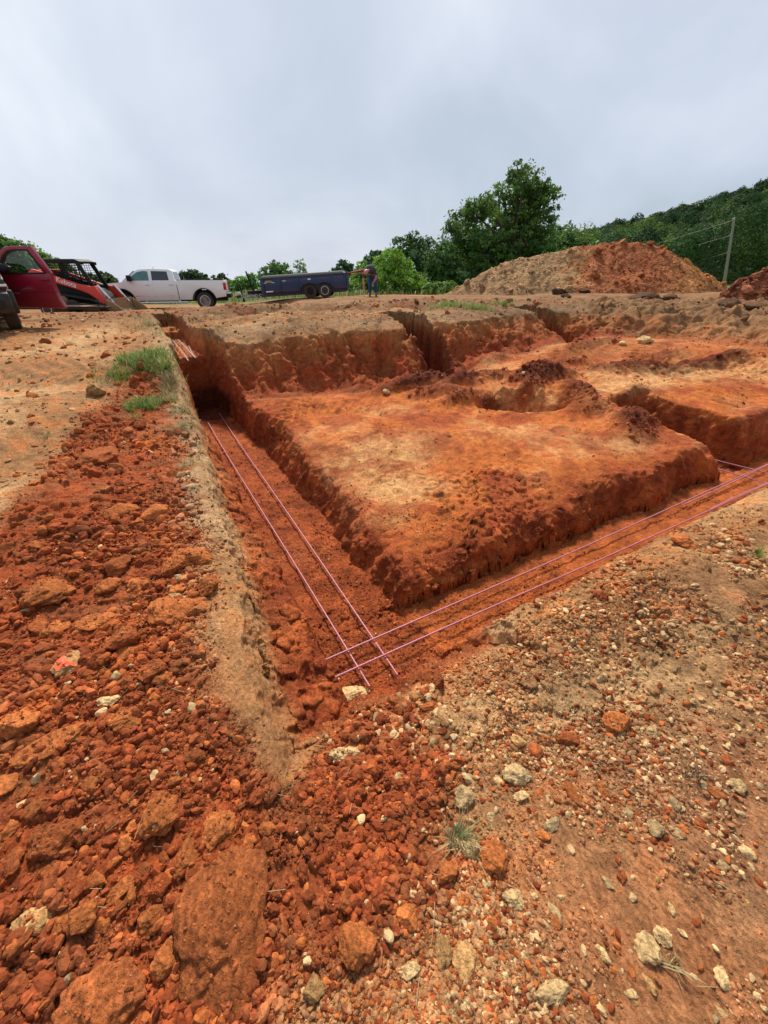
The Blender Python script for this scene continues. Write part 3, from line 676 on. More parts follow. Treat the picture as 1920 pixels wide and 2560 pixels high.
RK = [(492, 1995, 190, 370, 'rock_slab', 'huge flat red-brown clay slab, biggest rock in the foreground rubble', .12, 1, .42),
 (228, 2160, 150, 150, 'rock_slab', 'big squarish red clay block at the bottom edge left of the huge slab', 0, 4, .6),
 (385, 1322, 108, 62, 'rock_orange', 'broad flat oval tan-orange rock near the grey topsoil edge', .1, 2, .4),
 (100, 1287, 92, 62, 'rock_orange', 'flat rounded tan-orange rock at the far left of the rubble', 0, 3, .4),
 (418, 1213, 76, 34, 'rock_orange', 'bright orange elongated rock close to the trench rim', .1, 5, .6),
 (375, 1231, 50, 36, 'rock_orange', 'orange knobbly rock just left of the bright elongated one', 0, 6, .7),
 (449, 1276, 44, 36, 'rock_orange', 'small angular orange rock below the bright elongated one', .5, 7, .7),
 (118, 1615, 132, 46, 'rock_orange', 'long slab-shaped tan-orange rock lying diagonally in the rubble', .62, 8, .35),
 (50, 1575, 66, 54, 'rock_orange', 'blocky orange-brown rock left of the long diagonal slab', .2, 0, .6),
 (276, 1558, 64, 52, 'rock_orange', 'flat five-sided orange stone right of the long diagonal slab', .5, 1, .4),
 (346, 1775, 74, 96, 'rock_orange', 'layered upright orange rock with a split side', -.2, 3, .6),
 (475, 1795, 64, 92, 'rock_orange', 'smooth oval orange rock above the tip of the huge slab', -.2, 2, .5),
 (210, 999, 72, 38, 'rock_red', 'dark red block at the upper end of the rubble', 0, 4, .6),
 (756, 1506, 92, 40, 'rock_pale', 'flat pale boulder at the inner corner where the steel bars end', .35, 5, .5),
 (716, 1572, 56, 44, 'rock_orange', 'tan-orange stone just below the flat pale boulder', 0, 6, .6),
 (895, 1478, 34, 42, 'rock_red', 'red clay lump on the trench edge beside the bar ends', 0, 7, .8),
 (932, 1490, 46, 48, 'rock_red', 'round red clay lump, right one of the pair on the trench edge', 0, 8, .8),
 (868, 1530, 60, 26, 'rock_red', 'low flat red lump in front of the pair on the trench edge', 0, 0, .6),
 (930, 1538, 44, 30, 'rock_red', 'small red lump in front of the round one on the trench edge', .4, 1, .7),
 (752, 1632, 72, 44, 'rock_pale', 'pitted pale yellow rock on the red soil below the corner', .35, 2, .6),
 (715, 1645, 30, 24, 'rock_red', 'small red stone tucked beside the pitted pale yellow rock', .1, 3, .7),
 (1116, 1680, 56, 50, 'rock_grey', 'rounded grey cobble in the pale gravel right of centre', 0, 5, .75),
 (1122, 1722, 38, 26, 'rock_pale', 'cream half-round stone directly below the grey cobble', 0, 6, .6),
 (1000, 1728, 44, 52, 'rock_grey', 'lumpy grey-tan stone above the dry grass tuft', 0, 7, .7),
 (858, 1688, 36, 34, 'rock_pale', 'pale double-lobed stone on the red soil near the middle', .7, 8, .7),
 (1012, 1838, 40, 52, 'rock_pale', 'cream egg-shaped stone resting in the dry grass tuft', 0, 2, .8),
 (1064, 1856, 50, 78, 'rock_orange', 'blocky bright orange stone right of the dry grass tuft', 0, 4, .7),
 (963, 1888, 50, 60, 'rock_orange', 'wedge-shaped orange stone below the dry grass tuft', .4, 0, .7),
 (880, 1985, 44, 66, 'rock_orange', 'upright tan-orange stone left of the wedge-shaped one', 0, 1, .7),
 (768, 2052, 78, 112, 'rock_orange', 'large boxy tan-orange stone right of the huge slab', .05, 3, .6),
 (752, 1958, 38, 60, 'rock_red', 'narrow red stone above the large boxy tan-orange one', 0, 5, .7),
 (884, 2098, 48, 48, 'rock_pale', 'warm cream rounded stone at the bottom centre', .2, 6, .75),
 (955, 2062, 40, 82, 'rock_tan', 'long upright tan stone at the bottom centre', -.1, 7, .6),
 (1004, 2080, 52, 92, 'rock_tan', 'tall tapering tan stone half sunk in pale soil', .1, 8, .5),
 (678, 2140, 42, 80, 'rock_tan', 'pale brown oblong stone near the bottom of the huge slab', 0, 0, .6),
 (1109, 1946, 44, 48, 'rock_pale', 'cream angular stone in the gravel right of the wedge-shaped one', 0, 1, .6),
 (1192, 2144, 68, 54, 'rock_pale', 'broad flat cream stone near the bottom edge', .2, 2, .5),
 (1394, 2052, 46, 70, 'rock_pale', 'tall cream stone standing in the lower right gravel', 0, 4, .7),
 (1432, 2026, 40, 46, 'rock_pale', 'triangular cream stone beside the tall one', .5, 3, .6),
 (1558, 2118, 28, 56, 'rock_pale', 'long thin cream stone alone at the lower right', -.6, 5, .7),
 (1590, 1700, 34, 30, 'rock_pale', 'cream stone at the right edge next to smooth soil', 0, 6, .7),
 (1412, 1795, 34, 36, 'rock_grey', 'grey-speckled stone in the middle of the right gravel', 0, 7, .7),
 (1328, 1566, 58, 38, 'rock_orange', 'orange stone on the tan soil of the right foreground', 0, 8, .7),
 (1225, 1600, 54, 34, 'rock_red', 'red-brown lump left of the orange stone on the tan soil', 0, 0, .7),
 (1475, 1176, 50, 28, 'rock_orange', 'flat orange stone on the red slope of the right trench', 0, 1, .5),
 (1297, 1292, 30, 24, 'rock_red', 'red stone at the top of the trench edge under the bars', 0, 2, .8),
 (207, 850, 34, 32, 'rock_tan', 'round brown cobble left of the grass clumps', 0, 3, .8),
 (395, 1968, 48, 66, 'rock_orange', 'oblong orange stone touching the left side of the huge slab', .2, 4, .6),
 (368, 2082, 56, 92, 'rock_orange', 'tall tan-orange stone between the bottom block and the huge slab', 0, 5, .6),
 (262, 1925, 66, 52, 'rock_orange', 'rounded light orange stone in the lower left rubble', .4, 6, .6),
 (66, 2012, 84, 70, 'rock_tan', 'yellowish tan rock at the lower left with a lumpy top', .4, 7, .6),
 (128, 2010, 48, 58, 'rock_orange', 'brown oval stone right of the yellowish tan rock', .3, 8, .7),
 (190, 1990, 50, 84, 'rock_orange', 'slanting orange stone right of the brown oval one', -.6, 0, .6),
 (330, 1990, 50, 66, 'rock_orange', 'light brown boxy stone above the bottom block', .2, 1, .6),
 (125, 1810, 90, 84, 'rock_red', 'pointed red clay lump in the lower left rubble', .3, 2, .5),
 (405, 1860, 56, 100, 'rock_orange', 'tall leaning orange rock left of the tip of the huge slab', -.1, 3, .5),
 (470, 2130, 48, 70, 'rock_orange', 'orange stone at the bottom edge below the huge slab', .1, 4, .6),
 (150, 1445, 44, 50, 'rock_tan', 'tan stone splashed with orange marking paint', .2, 5, .6),
 (330, 1462, 62, 42, 'rock_red', 'dark red boulder in the middle of the left rubble', .4, 6, .8),
 (268, 1395, 60, 46, 'rock_red', 'smooth red lump below the flat oval rock', 0, 7, .6),
 (210, 1348, 72, 34, 'rock_orange', 'thin orange flake leaning in the left rubble', .4, 8, .4),
 (120, 1362, 46, 40, 'rock_orange', 'orange shard left of the thin leaning flake', .5, 0, .5),
 (300, 1268, 44, 30, 'rock_orange', 'light orange slab above the flat oval rock', 0, 1, .5),
 (235, 1515, 40, 22, 'rock_pale', 'thin light orange chip above the five-sided stone', .2, 2, .5),
 (1150, 1590, 20, 20, 'rock_pale', 'small pale pebble on tan soil right of the corner', 0, 3, .6)]
PAINTED = None
for q in RK:
    px, py, w, h, mk_, lab, an, i, th = q
    if mk_ == 'rock_pale' and max(w, h) < 22: continue
    o = rock(px, py, w, h, mk_, lab, an, i, th)
    if 'marking paint' in lab: PAINTED = o
# crumbs that have fallen on the biggest slabs
bpy.context.view_layer.update()
def crumbs_on():
    r_ = np.random.default_rng(33); P_ = []; S_ = []
    for o in [q for q in COL.objects if q.name.startswith('rock') and q.type == 'MESH' and max(q.scale) > .055 and q.location.y < 2.2]:
        mi = o.matrix_world.inverted(); n_ = int(2600*o.scale[0]*o.scale[1])+12
        for _ in range(n_*2):
            xx = o.location.x+r_.normal()*o.scale[0]*.6; yy = o.location.y+r_.normal()*o.scale[1]*.6
            a = mi @ Vector((xx, yy, 3)); b = mi @ Vector((xx, yy, 2))
            ok, loc, nn, fi = o.ray_cast(a, (b-a).normalized())
            if ok:
                w = o.matrix_world @ loc; s = .0022*(r_.pareto(2.0)+1); s = min(s, .011)
                P_.append((w.x, w.y, w.z+s*.2)); S_.append(s)
    n = len(P_); c = np.array([.30, .085, .027])*r_.uniform(.7, 1.5, n)[:, None]
    c = np.where((r_.random(n) < .06)[:, None], np.array([[.5, .33, .17]]), c)
    tag(stones('crumbs', np.array(P_), np.array(S_), c, 1), 'fine red crumbs fallen on top of the bigger foreground rocks', 'crumbs', kind='stuff')
    print('crumbs', n)
crumbs_on()
# orange marking paint on that stone: a thin splash lying on it and on the crumbs round it
def splash():
    x, y, z, s = hit(146, 1448)
    n = 26; vs = []; fs = []
    pts = [(0, 0)]
    for ring in (0.5, 1.0):
        for k in range(n):
            a = k/n*6.283; rr = .036*ring*(1+.35*math.sin(3*a+1)+.25*math.sin(7*a))*(1 if ring < 1 else 1)
            pts.append((rr*math.cos(a), rr*.8*math.sin(a)))
    xs = np.array([x+p[0] for p in pts]); ys = np.array([y+p[1] for p in pts])
    dg = bpy.context.evaluated_depsgraph_get(); inv = PAINTED.matrix_world.inverted()
    for xx, yy in zip(xs, ys):
        hh = H(np.array([xx]), np.array([yy]))[0][0]
        vs.append((xx, yy, hh+.004))
    m_inv = Matrix.LocRotScale(PAINTED.location, PAINTED.rotation_euler, PAINTED.scale).inverted()
    vv = []
    for (xx, yy, zz) in vs:
        o_ = m_inv @ Vector((xx, yy, 3)); d_ = (m_inv @ Vector((xx, yy, 2)))-o_
        ok, loc, nn, fi = PAINTED.ray_cast(o_, d_.normalized())
        if ok:
            wl = m_inv.inverted() @ loc; zz = max(zz, wl.z+.003)
        vv.append((xx, yy, zz))
    for k in range(n):
        fs.append((0, 1+k, 1+(k+1) % n))
    me = bpy.data.meshes.new('paint_mark')
    q4 = [(1+k, 1+n+k, 1+n+(k+1) % n, 1+(k+1) % n) for k in range(n)]
    me.from_pydata(vv, [], fs+q4); me.materials.append(simple('marking_paint', (.85, .10, .03), .6, noise=.15, nscale=60))
    o = link('paint_mark', me); tag(o, 'bright orange spray paint splash over a tan stone in the left rubble', 'paint mark')
bpy.context.view_layer.update()
splash()
# dark sod clods on the plateau, right
for k, (px, py, w, h, lab) in enumerate([(1205, 636, 34, 14, 'dark sod clod on the plateau left of the spoil pile foot'), (1222, 645, 20, 10, 'small dark clod just right of the left sod clod'),
    (1150, 632, 30, 9, 'low dark clod furthest left along the foot of the spoil pile'), (1262, 634, 30, 10, 'flat dark clod in front of the middle of the spoil pile'),
    (1390, 648, 56, 22, 'largest dark sod clod right of the grass by the cut bank'), (1448, 652, 32, 14, 'dark clod right of the largest sod clod'), (1478, 655, 24, 11, 'brown clod third in the row below the spoil pile'),
    (1572, 662, 42, 22, 'square dark clod at the foot of the right-hand heap'), (1618, 674, 30, 14, 'dark clod near the right edge of the plateau'),
    (1418, 622, 24, 10, 'dark lump on the lower slope of the spoil pile'), (1360, 620, 26, 12, 'red lump low on the spoil pile')]):
    rock(px, py, w, h, 'rock_dark', lab, 0, k % 9, 1.1, cat='clod', name='soil_clod', sink=.15, sub=4)
rock(1392, 742, 30, 16, 'rock_pale', 'pale boulder at the mouth of the right slot in the bank', 0, 3, .8, sub=4)
rock(1345, 747, 16, 8, 'rock_pale', 'small white stone left of the pale boulder by the bank', 0, 5, .8, sub=3)
rock(835, 848, 16, 10, 'rock_pale', 'small pale stone at the foot of the cut bank', 0, 5, .8, sub=3)
# countable mid-size lumps that share a description
def many(n, region, keys, label, group, smin_, smax_, seed, cond):
    r_ = np.random.default_rng(seed); placed = []
    tries = 0
    while len(placed) < n and tries < 4000:
        tries += 1
        px = r_.uniform(*region[0]); py = r_.uniform(*region[1])
        x, y, z, s = hit(px, py)
        if not cond(x, y): continue
        if any((px-a)**2+(py-b)**2 < (c*1.1)**2 for a, b, c in placed): continue
        w = s*0+r_.uniform(smin_, smax_)*(r_.random()**1.5*.8+.45)
        placed.append((px, py, w))
        k = keys[r_.integers(len(keys))]
        rock(px, py, w*r_.uniform(.9, 1.4), w*r_.uniform(.7, 1.1), k, label, r_.uniform(0, 3), int(r_.integers(9)), r_.uniform(.5, .9), group=group, sub=4, sink=r_.uniform(.3, .55))
inr = lambda x, y: masks(np.array([x]), np.array([y]))['rub'][0] > .7 and masks(np.array([x]), np.array([y]))['sandl'][0] < .3
many(90, ((0, 700), (1000, 2205)), ['rock_red', 'rock_red', 'rock_orange'], 'plain red or orange clay lump lying loose in the rubble left of the trench', 'clay lumps in the left rubble', 16, 44, 3, inr)
many(45, ((0, 640), (1650, 2205)), ['rock_red', 'rock_orange', 'rock_orange'], 'plain red or orange clay lump lying loose in the rubble left of the trench', 'clay lumps in the left rubble', 20, 46, 8, inr)
many(60, ((700, 1655), (1560, 2205)), ['rock_pale', 'rock_pale', 'rock_tan', 'rock_grey'], 'plain pale stone among the gravel of the right foreground', 'pale stones in the right gravel', 13, 32, 4, lambda x, y: y < 1.5)
many(40, ((640, 1655), (1560, 2205)), ['rock_orange', 'rock_orange', 'rock_red'], 'plain orange stone among the gravel of the right foreground', 'orange stones in the right gravel', 13, 36, 5, lambda x, y: y < 1.5)
many(24, ((0, 330), (700, 1050)), ['rock_orange', 'rock_tan', 'rock_red'], 'plain brown clod on the driven ground left of the grass', 'clods on the driven ground', 8, 17, 6, lambda x, y: masks(np.array([x]), np.array([y]))['rub'][0] < .3)
print('rocks', time.time()-T0)

# ------------------------------------------------------------------ shape helpers for built things
def box(bm, x0, x1, y0, y1, z0, z1):
    vs = [bm.verts.new((x, y, z)) for x in (x0, x1) for y in (y0, y1) for z in (z0, z1)]
    for f in ((0, 1, 3, 2), (4, 6, 7, 5), (0, 4, 5, 1), (2, 3, 7, 6), (0, 2, 6, 4), (1, 5, 7, 3)): bm.faces.new([vs[i] for i in f])
def prism(bm, pts, y0, y1, tap=None):
    """side outline (x,z) run across from y0 to y1; tap(z) scales y"""
    t = tap or (lambda z: 1)
    a = [bm.verts.new((x, y0*t(z), z)) for x, z in pts]; b = [bm.verts.new((x, y1*t(z), z)) for x, z in pts]
    n = len(pts); bm.faces.new(a[::-1]); bm.faces.new(b)
    for i in range(n): bm.faces.new((a[i], a[(i+1) % n], b[(i+1) % n], b[i]))
def ring(bm, outer, inner, y0, y1, closed=False, tap=None):
    t = tap or (lambda z: 1); n = len(outer)
    q = [[bm.verts.new((p[0], y*t(p[1]), p[1])) for p in L] for L in (outer, inner) for y in (y0, y1)]
    oa, ob, ia, ib = q
    m = n if closed else n-1
    for i in range(m):
        j = (i+1) % n
        bm.faces.new((oa[i], oa[j], ia[j], ia[i])); bm.faces.new((ob[i], ib[i], ib[j], ob[j]))
        bm.faces.new((oa[i], ob[i], ob[j], oa[j])); bm.faces.new((ia[i], ia[j], ib[j], ib[i]))
    if not closed:
        bm.faces.new((oa[0], ia[0], ib[0], ob[0])); bm.faces.new((oa[-1], ob[-1], ib[-1], ia[-1]))
def cyl(bm, p0, p1, r0, r1=None, n=18):
    r1 = r0 if r1 is None else r1
    p0 = Vector(p0); p1 = Vector(p1); d = (p1-p0).normalized(); u = d.orthogonal().normalized(); w = d.cross(u)
    a = []; b = []
    for i in range(n):
        c, s = math.cos(i/n*6.28318), math.sin(i/n*6.28318)
        a.append(bm.verts.new(p0+(u*c+w*s)*r0)); b.append(bm.verts.new(p1+(u*c+w*s)*r1))
    for i in range(n): bm.faces.new((a[i], b[i], b[(i+1) % n], a[(i+1) % n]))
    bm.faces.new(a); bm.faces.new(b[::-1])
def lathe(bm, prof, c, n=32, sgn=1):
    """rings (radius, y) about the y axis at c"""
    L = []
    for r, y in prof:
        L.append([bm.verts.new((c[0]+r*math.cos(i/n*6.28318), c[1]+y*sgn, c[2]+r*math.sin(i/n*6.28318))) for i in range(n)])
    for k in range(len(L)-1):
        for i in range(n): bm.faces.new((L[k][i], L[k][(i+1) % n], L[k+1][(i+1) % n], L[k+1][i]))
    bm.faces.new(L[0]); bm.faces.new(L[-1][::-1])
def tube(bm, pts, rads, n=8):
    pts = [Vector(p) for p in pts]; prev = None
    if not hasattr(rads, '__len__'): rads = [rads]*len(pts)
    ref = None
    for i, p in enumerate(pts):
        d = (pts[min(i+1, len(pts)-1)]-pts[max(i-1, 0)]).normalized()
        if ref is None: ref = d.orthogonal().normalized()
        u = (ref-d*ref.dot(d)).normalized(); w = d.cross(u); ref = u
        r_ = [bm.verts.new(p+(u*math.cos(k/n*6.28318)+w*math.sin(k/n*6.28318))*rads[i]) for k in range(n)]
        if prev:
            for k in range(n): bm.faces.new((prev[k], prev[(k+1) % n], r_[(k+1) % n], r_[k]))
        else: bm.faces.new(r_[::-1])
        prev = r_
    bm.faces.new(prev)
def part(name, parent, m, fn, bevel=0, smooth=True, seg=2, loc=None, rot=None):
    bm = bmesh.new(); fn(bm)
    bmesh.ops.recalc_face_normals(bm, faces=bm.faces)
    if bevel:
        es = [e for e in bm.edges if len(e.link_faces) == 2 and e.calc_face_angle(0) > .5]
        bmesh.ops.bevel(bm, geom=es, offset=bevel, segments=seg, profile=.6, affect='EDGES', clamp_overlap=True)
    me = bpy.data.meshes.new(name); bm.to_mesh(me); bm.free(); me.materials.append(m)
    if smooth:
        me.polygons.foreach_set('use_smooth', [True]*len(me.polygons)); me.set_sharp_from_angle(angle=R(38))
    o = link(name, me, parent)
    if loc: o.location = loc
    if rot: o.rotation_euler = rot
    return o
def textpart(txt, name, parent, m, size, loc, rot, depth=.004, shear=0):
    cu = bpy.data.curves.new(name, 'FONT'); cu.body = txt; cu.size = size; cu.extrude = depth; cu.align_x = 'CENTER'; cu.align_y = 'CENTER'; cu.shear = shear; cu.space_character = 1.05
    cu.offset = size*.012
    o = bpy.data.objects.new(name, cu); COL.objects.link(o)
    dg = bpy.context.evaluated_depsgraph_get(); me = bpy.data.meshes.new_from_object(o.evaluated_get(dg)); bpy.data.objects.remove(o)
    me.materials.clear(); me.materials.append(m)
    o = link(name, me, parent); o.location = loc; o.rotation_euler = rot
    return o
def arc(cx, cz, r, a0, a1, n=14): return [(cx+r*math.cos(R(a0+(a1-a0)*i/n)), cz+r*math.sin(R(a0+(a1-a0)*i/n))) for i in range(n+1)]

DIRT = (.34, .17, .08)
M['white'] = simple('white_paint', (.86, .86, .85), .28, coat=.5, noise=.02, nscale=2, dirt=(.46, .32, .22), dirt_h=(.30, .95))
M['redpaint'] = simple('maroon_paint', (.25, .008, .028), .32, coat=.4, noise=.06, nscale=3, dirt=(.25, .06, .04), dirt_h=(.2, .8))
M['black'] = simple('black_plastic', (.012, .012, .013), .6, spec=.25, noise=.3, nscale=6, dirt=(.12, .07, .04), dirt_h=(.0, .6))
M['bumper'] = simple('grey_plastic', (.012, .016, .022), .55, spec=.3, noise=.15, nscale=9, dirt=(.10, .07, .05), dirt_h=(.2, .9))
M['tyre'] = simple('tyre_rubber', (.022, .021, .02), .85, noise=.4, nscale=14, dirt=(.16, .08, .045), dirt_h=(-.4, .5), bump_s=.4)
M['alloy'] = simple('alloy', (.55, .55, .56), .35, .7, noise=.1, nscale=20)
M['whiterim'] = simple('white_rim', (.75, .75, .76), .4, noise=.06, nscale=12)
M['chrome'] = simple('chrome', (.7, .7, .7), .2, .9, noise=.1, nscale=8)
M['glass'] = simple('dark_glass', (.02, .025, .03), .06, spec=.9, noise=.2, nscale=3)
M['tealglass'] = simple('teal_reflection_glass', (.05, .16, .16), .05, spec=1.0, noise=.5, nscale=5)  # teal reflection put into the base colour of the glass
M['taillight'] = simple('red_lens', (.45, .01, .01), .2, spec=.7, noise=.1, nscale=30)
M['lens'] = simple('clear_lens', (.04, .042, .045), .2, .0, spec=.4, noise=.4, nscale=10)
M['white_lens'] = simple('white_lens', (.8, .8, .8), .3, noise=.05, nscale=10)
M['orange'] = simple('orange_red_paint', (.66, .045, .018), .42, noise=.08, nscale=5, dirt=(.4, .14, .06), dirt_h=(.0, .6))
M['decal'] = simple('white_decal', (.82, .80, .76), .5, noise=.04, nscale=20)
M['muddy'] = simple('muddy_metal', (.28, .17, .085), .85, noise=.35, nscale=9, bump_s=.5)
M['bluepaint'] = simple('navy_paint', (.005, .027, .095), .4, coat=.3, noise=.2, nscale=4, dirt=(.12, .09, .08), dirt_h=(.0, .7))
M['tarp'] = simple('grey_tarp', (.22, .20, .18), .8, noise=.25, nscale=12)
M['reflect'] = simple('red_strip', (.35, .02, .02), .4, noise=.1, nscale=10)
M['yellow'] = simple('faded_yellow_label', (.45, .30, .08), .5, noise=.2, nscale=20)
m, nt, b = mat('clear_glass'); M['clear'] = m
_t = nt.nodes.new('ShaderNodeBsdfTransparent'); _g2 = nt.nodes.new('ShaderNodeBsdfGlossy'); _g2.inputs['Roughness'].default_value = .03; _x = nt.nodes.new('ShaderNodeMixShader'); _x.inputs[0].default_value = .05
nt.links.new(_t.outputs[0], _x.inputs[1]); nt.links.new(_g2.outputs[0], _x.inputs[2]); nt.links.new(_x.outputs[0], nt.nodes['Material Output'].inputs['Surface'])

def wheel(parent, x, y, z, r, w, out, rim, spokes=6, rimr=.62):
    """out=+1: face looks to +y"""
    root = part('wheel', parent, M['tyre'], lambda bm: lathe(bm, [(r*rimr, -w/2), (r*.86, -w/2), (r*.97, -w*.40), (r, -w*.25), (r, w*.25), (r*.97, w*.40), (r*.86, w/2), (r*rimr, w/2)], (0, 0, 0), 40), loc=(x, y, z))
    def rimf(bm):
        lathe(bm, [(r*rimr*1.01, w*.30), (r*rimr*1.03, w*.50), (r*rimr*.93, w*.51), (r*rimr*.88, w*.2), (r*.02, w*.18)], (0, 0, 0), 36, out)
    rm = part('rim', root, M['black'] if spokes else rim, rimf)
    def sp(bm):
        lathe(bm, [(r*rimr*1.02, w*.5), (r*rimr*1.02, w*.53), (r*rimr*.90, w*.53), (r*rimr*.90, w*.5)], (0, 0, 0), 36, out)
        lathe(bm, [(r*.2, w*.2), (r*.2, w*.42), (r*.12, w*.46), (r*.02, w*.47)], (0, 0, 0), 20, out)
        for k in range(spokes):
            a = k/spokes*6.28318+.3; c, s = math.cos(a), math.sin(a)
            q = []
            for rad, hw in ((r*.12, .34), (r*rimr*.95, .42)):
                for sg in (-1, 1):
                    hwm = r*hw*.36*sg
                    q.append((rad*c-hwm*s, rad*s+hwm*c))
            v1 = [bm.verts.new((p[0], out*w*.40, p[1])) for p in (q[0], q[1], q[3], q[2])]; v2 = [bm.verts.new((p[0], out*w*.5, p[1])) for p in (q[0], q[1], q[3], q[2])]
            bm.faces.new(v1); bm.faces.new(v2[::-1])
            for i in range(4): bm.faces.new((v1[i], v1[(i+1) % 4], v2[(i+1) % 4], v2[i]))
    if spokes: part('spokes', root, rim, sp)
    return root

# ------------------------------------------------------------------ white crew-cab pickup
def white_truck():
    base = PD(449, 669, 21.6); th = R(195)
    root = empty('pickup_truck', (base[0]-.32, base[1]+1.0, base[2]+.0), (0, 0, th))
    tag(root, 'white crew cab pickup truck with dusty sides parked side-on behind the orange loader', 'pickup truck')
    tap = lambda z: 1 if z < 1.34 else 1-(z-1.34)*.36
    body = [(1.26, 1.36), (3.42, 1.33), (3.6, 1.31), (4.45, 1.24), (4.78, 1.14), (4.90, .98), (4.93, .62), (4.86, .5), (4.44, .5)]+arc(3.9, .42, .545, 8, 172)+[(3.36, .46), (1.26, .46)]
    part('body', root, M['white'], lambda bm: prism(bm, body, -.98, .98), .03)
    bed = [(-1.14, 1.38), (1.225, 1.38), (1.225, .48), (.58, .48)]+arc(0, .42, .56, 6, 174)+[(-.6, .55), (-1.12, .62), (-1.17, .9)]
    part('cargo_bed', root, M['white'], lambda bm: prism(bm, bed, -.985, .985), .025)
    part('bed_rail', root, M['black'], lambda bm: (box(bm, -1.1, 1.2, .90, .965, 1.376, 1.405), box(bm, -1.1, 1.2, -.965, -.90, 1.376, 1.405)))
    cab = [(1.28, 1.33), (1.35, 1.80), (1.5, 1.865), (2.2, 1.89), (2.9, 1.86), (3.10, 1.78), (3.78, 1.30)]
    part('roof', root, M['white'], lambda bm: prism(bm, cab, -.97, .97, tap), .03)
    for sg in (1, -1):
        g = lambda pts, off=.988: (lambda bm: prism(bm, pts, sg*off*.97, sg*(off+.012)*.97, tap))
        part('window', root, M['tealglass'], g([(2.50, 1.365), (2.50, 1.77), (2.72, 1.785), (2.98, 1.74), (3.20, 1.61), (3.50, 1.37)]), 0)
        part('window', root, M['glass'], g([(1.56, 1.375), (1.60, 1.77), (2.34, 1.785), (2.36, 1.375)]), 0)
        for (xa, xb) in ((2.43, 3.44), (1.30, 2.41)):
            d = part('door', root, M['white'], lambda bm: box(bm, xa+.005, xb-.005, sg*.975, sg*.993, .52, 1.34), .008)
            part('handle', d, M['alloy'], lambda bm: box(bm, xa+.08, xa+.30, sg*.99, sg*1.02, 1.16, 1.19), .01)
        part('door_moulding', root, M['chrome'], lambda bm: box(bm, 1.35, 3.3, sg*.990, sg*1.0, .665, .69))
        part('wheel_arch', root, M['black'], lambda bm: (ring(bm, arc(3.9, .42, .60, 2, 178, 20), arc(3.9, .42, .535, 2, 178, 20), sg*.97, sg*1.01), ring(bm, arc(0, .42, .60, 2, 178, 20), arc(0, .42, .55, 2, 178, 20), sg*.97, sg*1.012)), .008)
        part('step_bar', root, M['chrome'], lambda bm: (cyl(bm, (.85, sg*1.03, .37), (3.2, sg*1.03, .37), .045), box(bm, 1.2, 1.28, sg*.8, sg*1.03, .36, .48), box(bm, 2.8, 2.88, sg*.8, sg*1.03, .36, .48)))
        mr = part('mirror', root, M['black'], lambda bm: (box(bm, 3.26, 3.44, sg*1.0, sg*1.30, 1.33, 1.60), box(bm, 3.3, 3.36, sg*.93, sg*1.05, 1.36, 1.44)), .04)
        part('taillight', root, M['taillight'], lambda bm: box(bm, -1.19, -1.04, sg*.80, sg*.995, .92, 1.27), .02)
        part('headlight', root, M['lens'], lambda bm: box(bm, 4.70, 4.90, sg*.62, sg*.97, .95, 1.12), .02)
    part('windshield', root, M['glass'], lambda bm: prism(bm, [(3.12, 1.775), (3.78, 1.305), (3.80, 1.315), (3.14, 1.79)], -.84, .84), 0)
    part('rear_window', root, M['glass'], lambda bm: prism(bm, [(1.29, 1.42), (1.345, 1.75), (1.335, 1.75), (1.28, 1.42)], -.7, .7), 0)
    part('bumper', root, M['black'], lambda bm: box(bm, -1.34, -1.1, -.97, .97, .55, .76), .03)
    part('front_bumper', root, M['chrome'], lambda bm: box(bm, 4.86, 5.02, -.97, .97, .5, .78), .04)
    part('grille', root, M['black'], lambda bm: box(bm, 4.88, 4.96, -.6, .6, .8, 1.14), .01)
    part('underbody', root, M['black'], lambda bm: (box(bm, -1.1, 4.7, -.62, .62, .40, .9),))
    part('antenna', root, M['black'], lambda bm: cyl(bm, (2.35, .2, 1.88), (2.25, .2, 2.02), .01, .005, 6))
    for x in (0, 3.9):
        for sg in (1, -1): wheel(root, x, sg*.83, .42, .42, .28, sg, M['alloy'], 6)
white_truck()

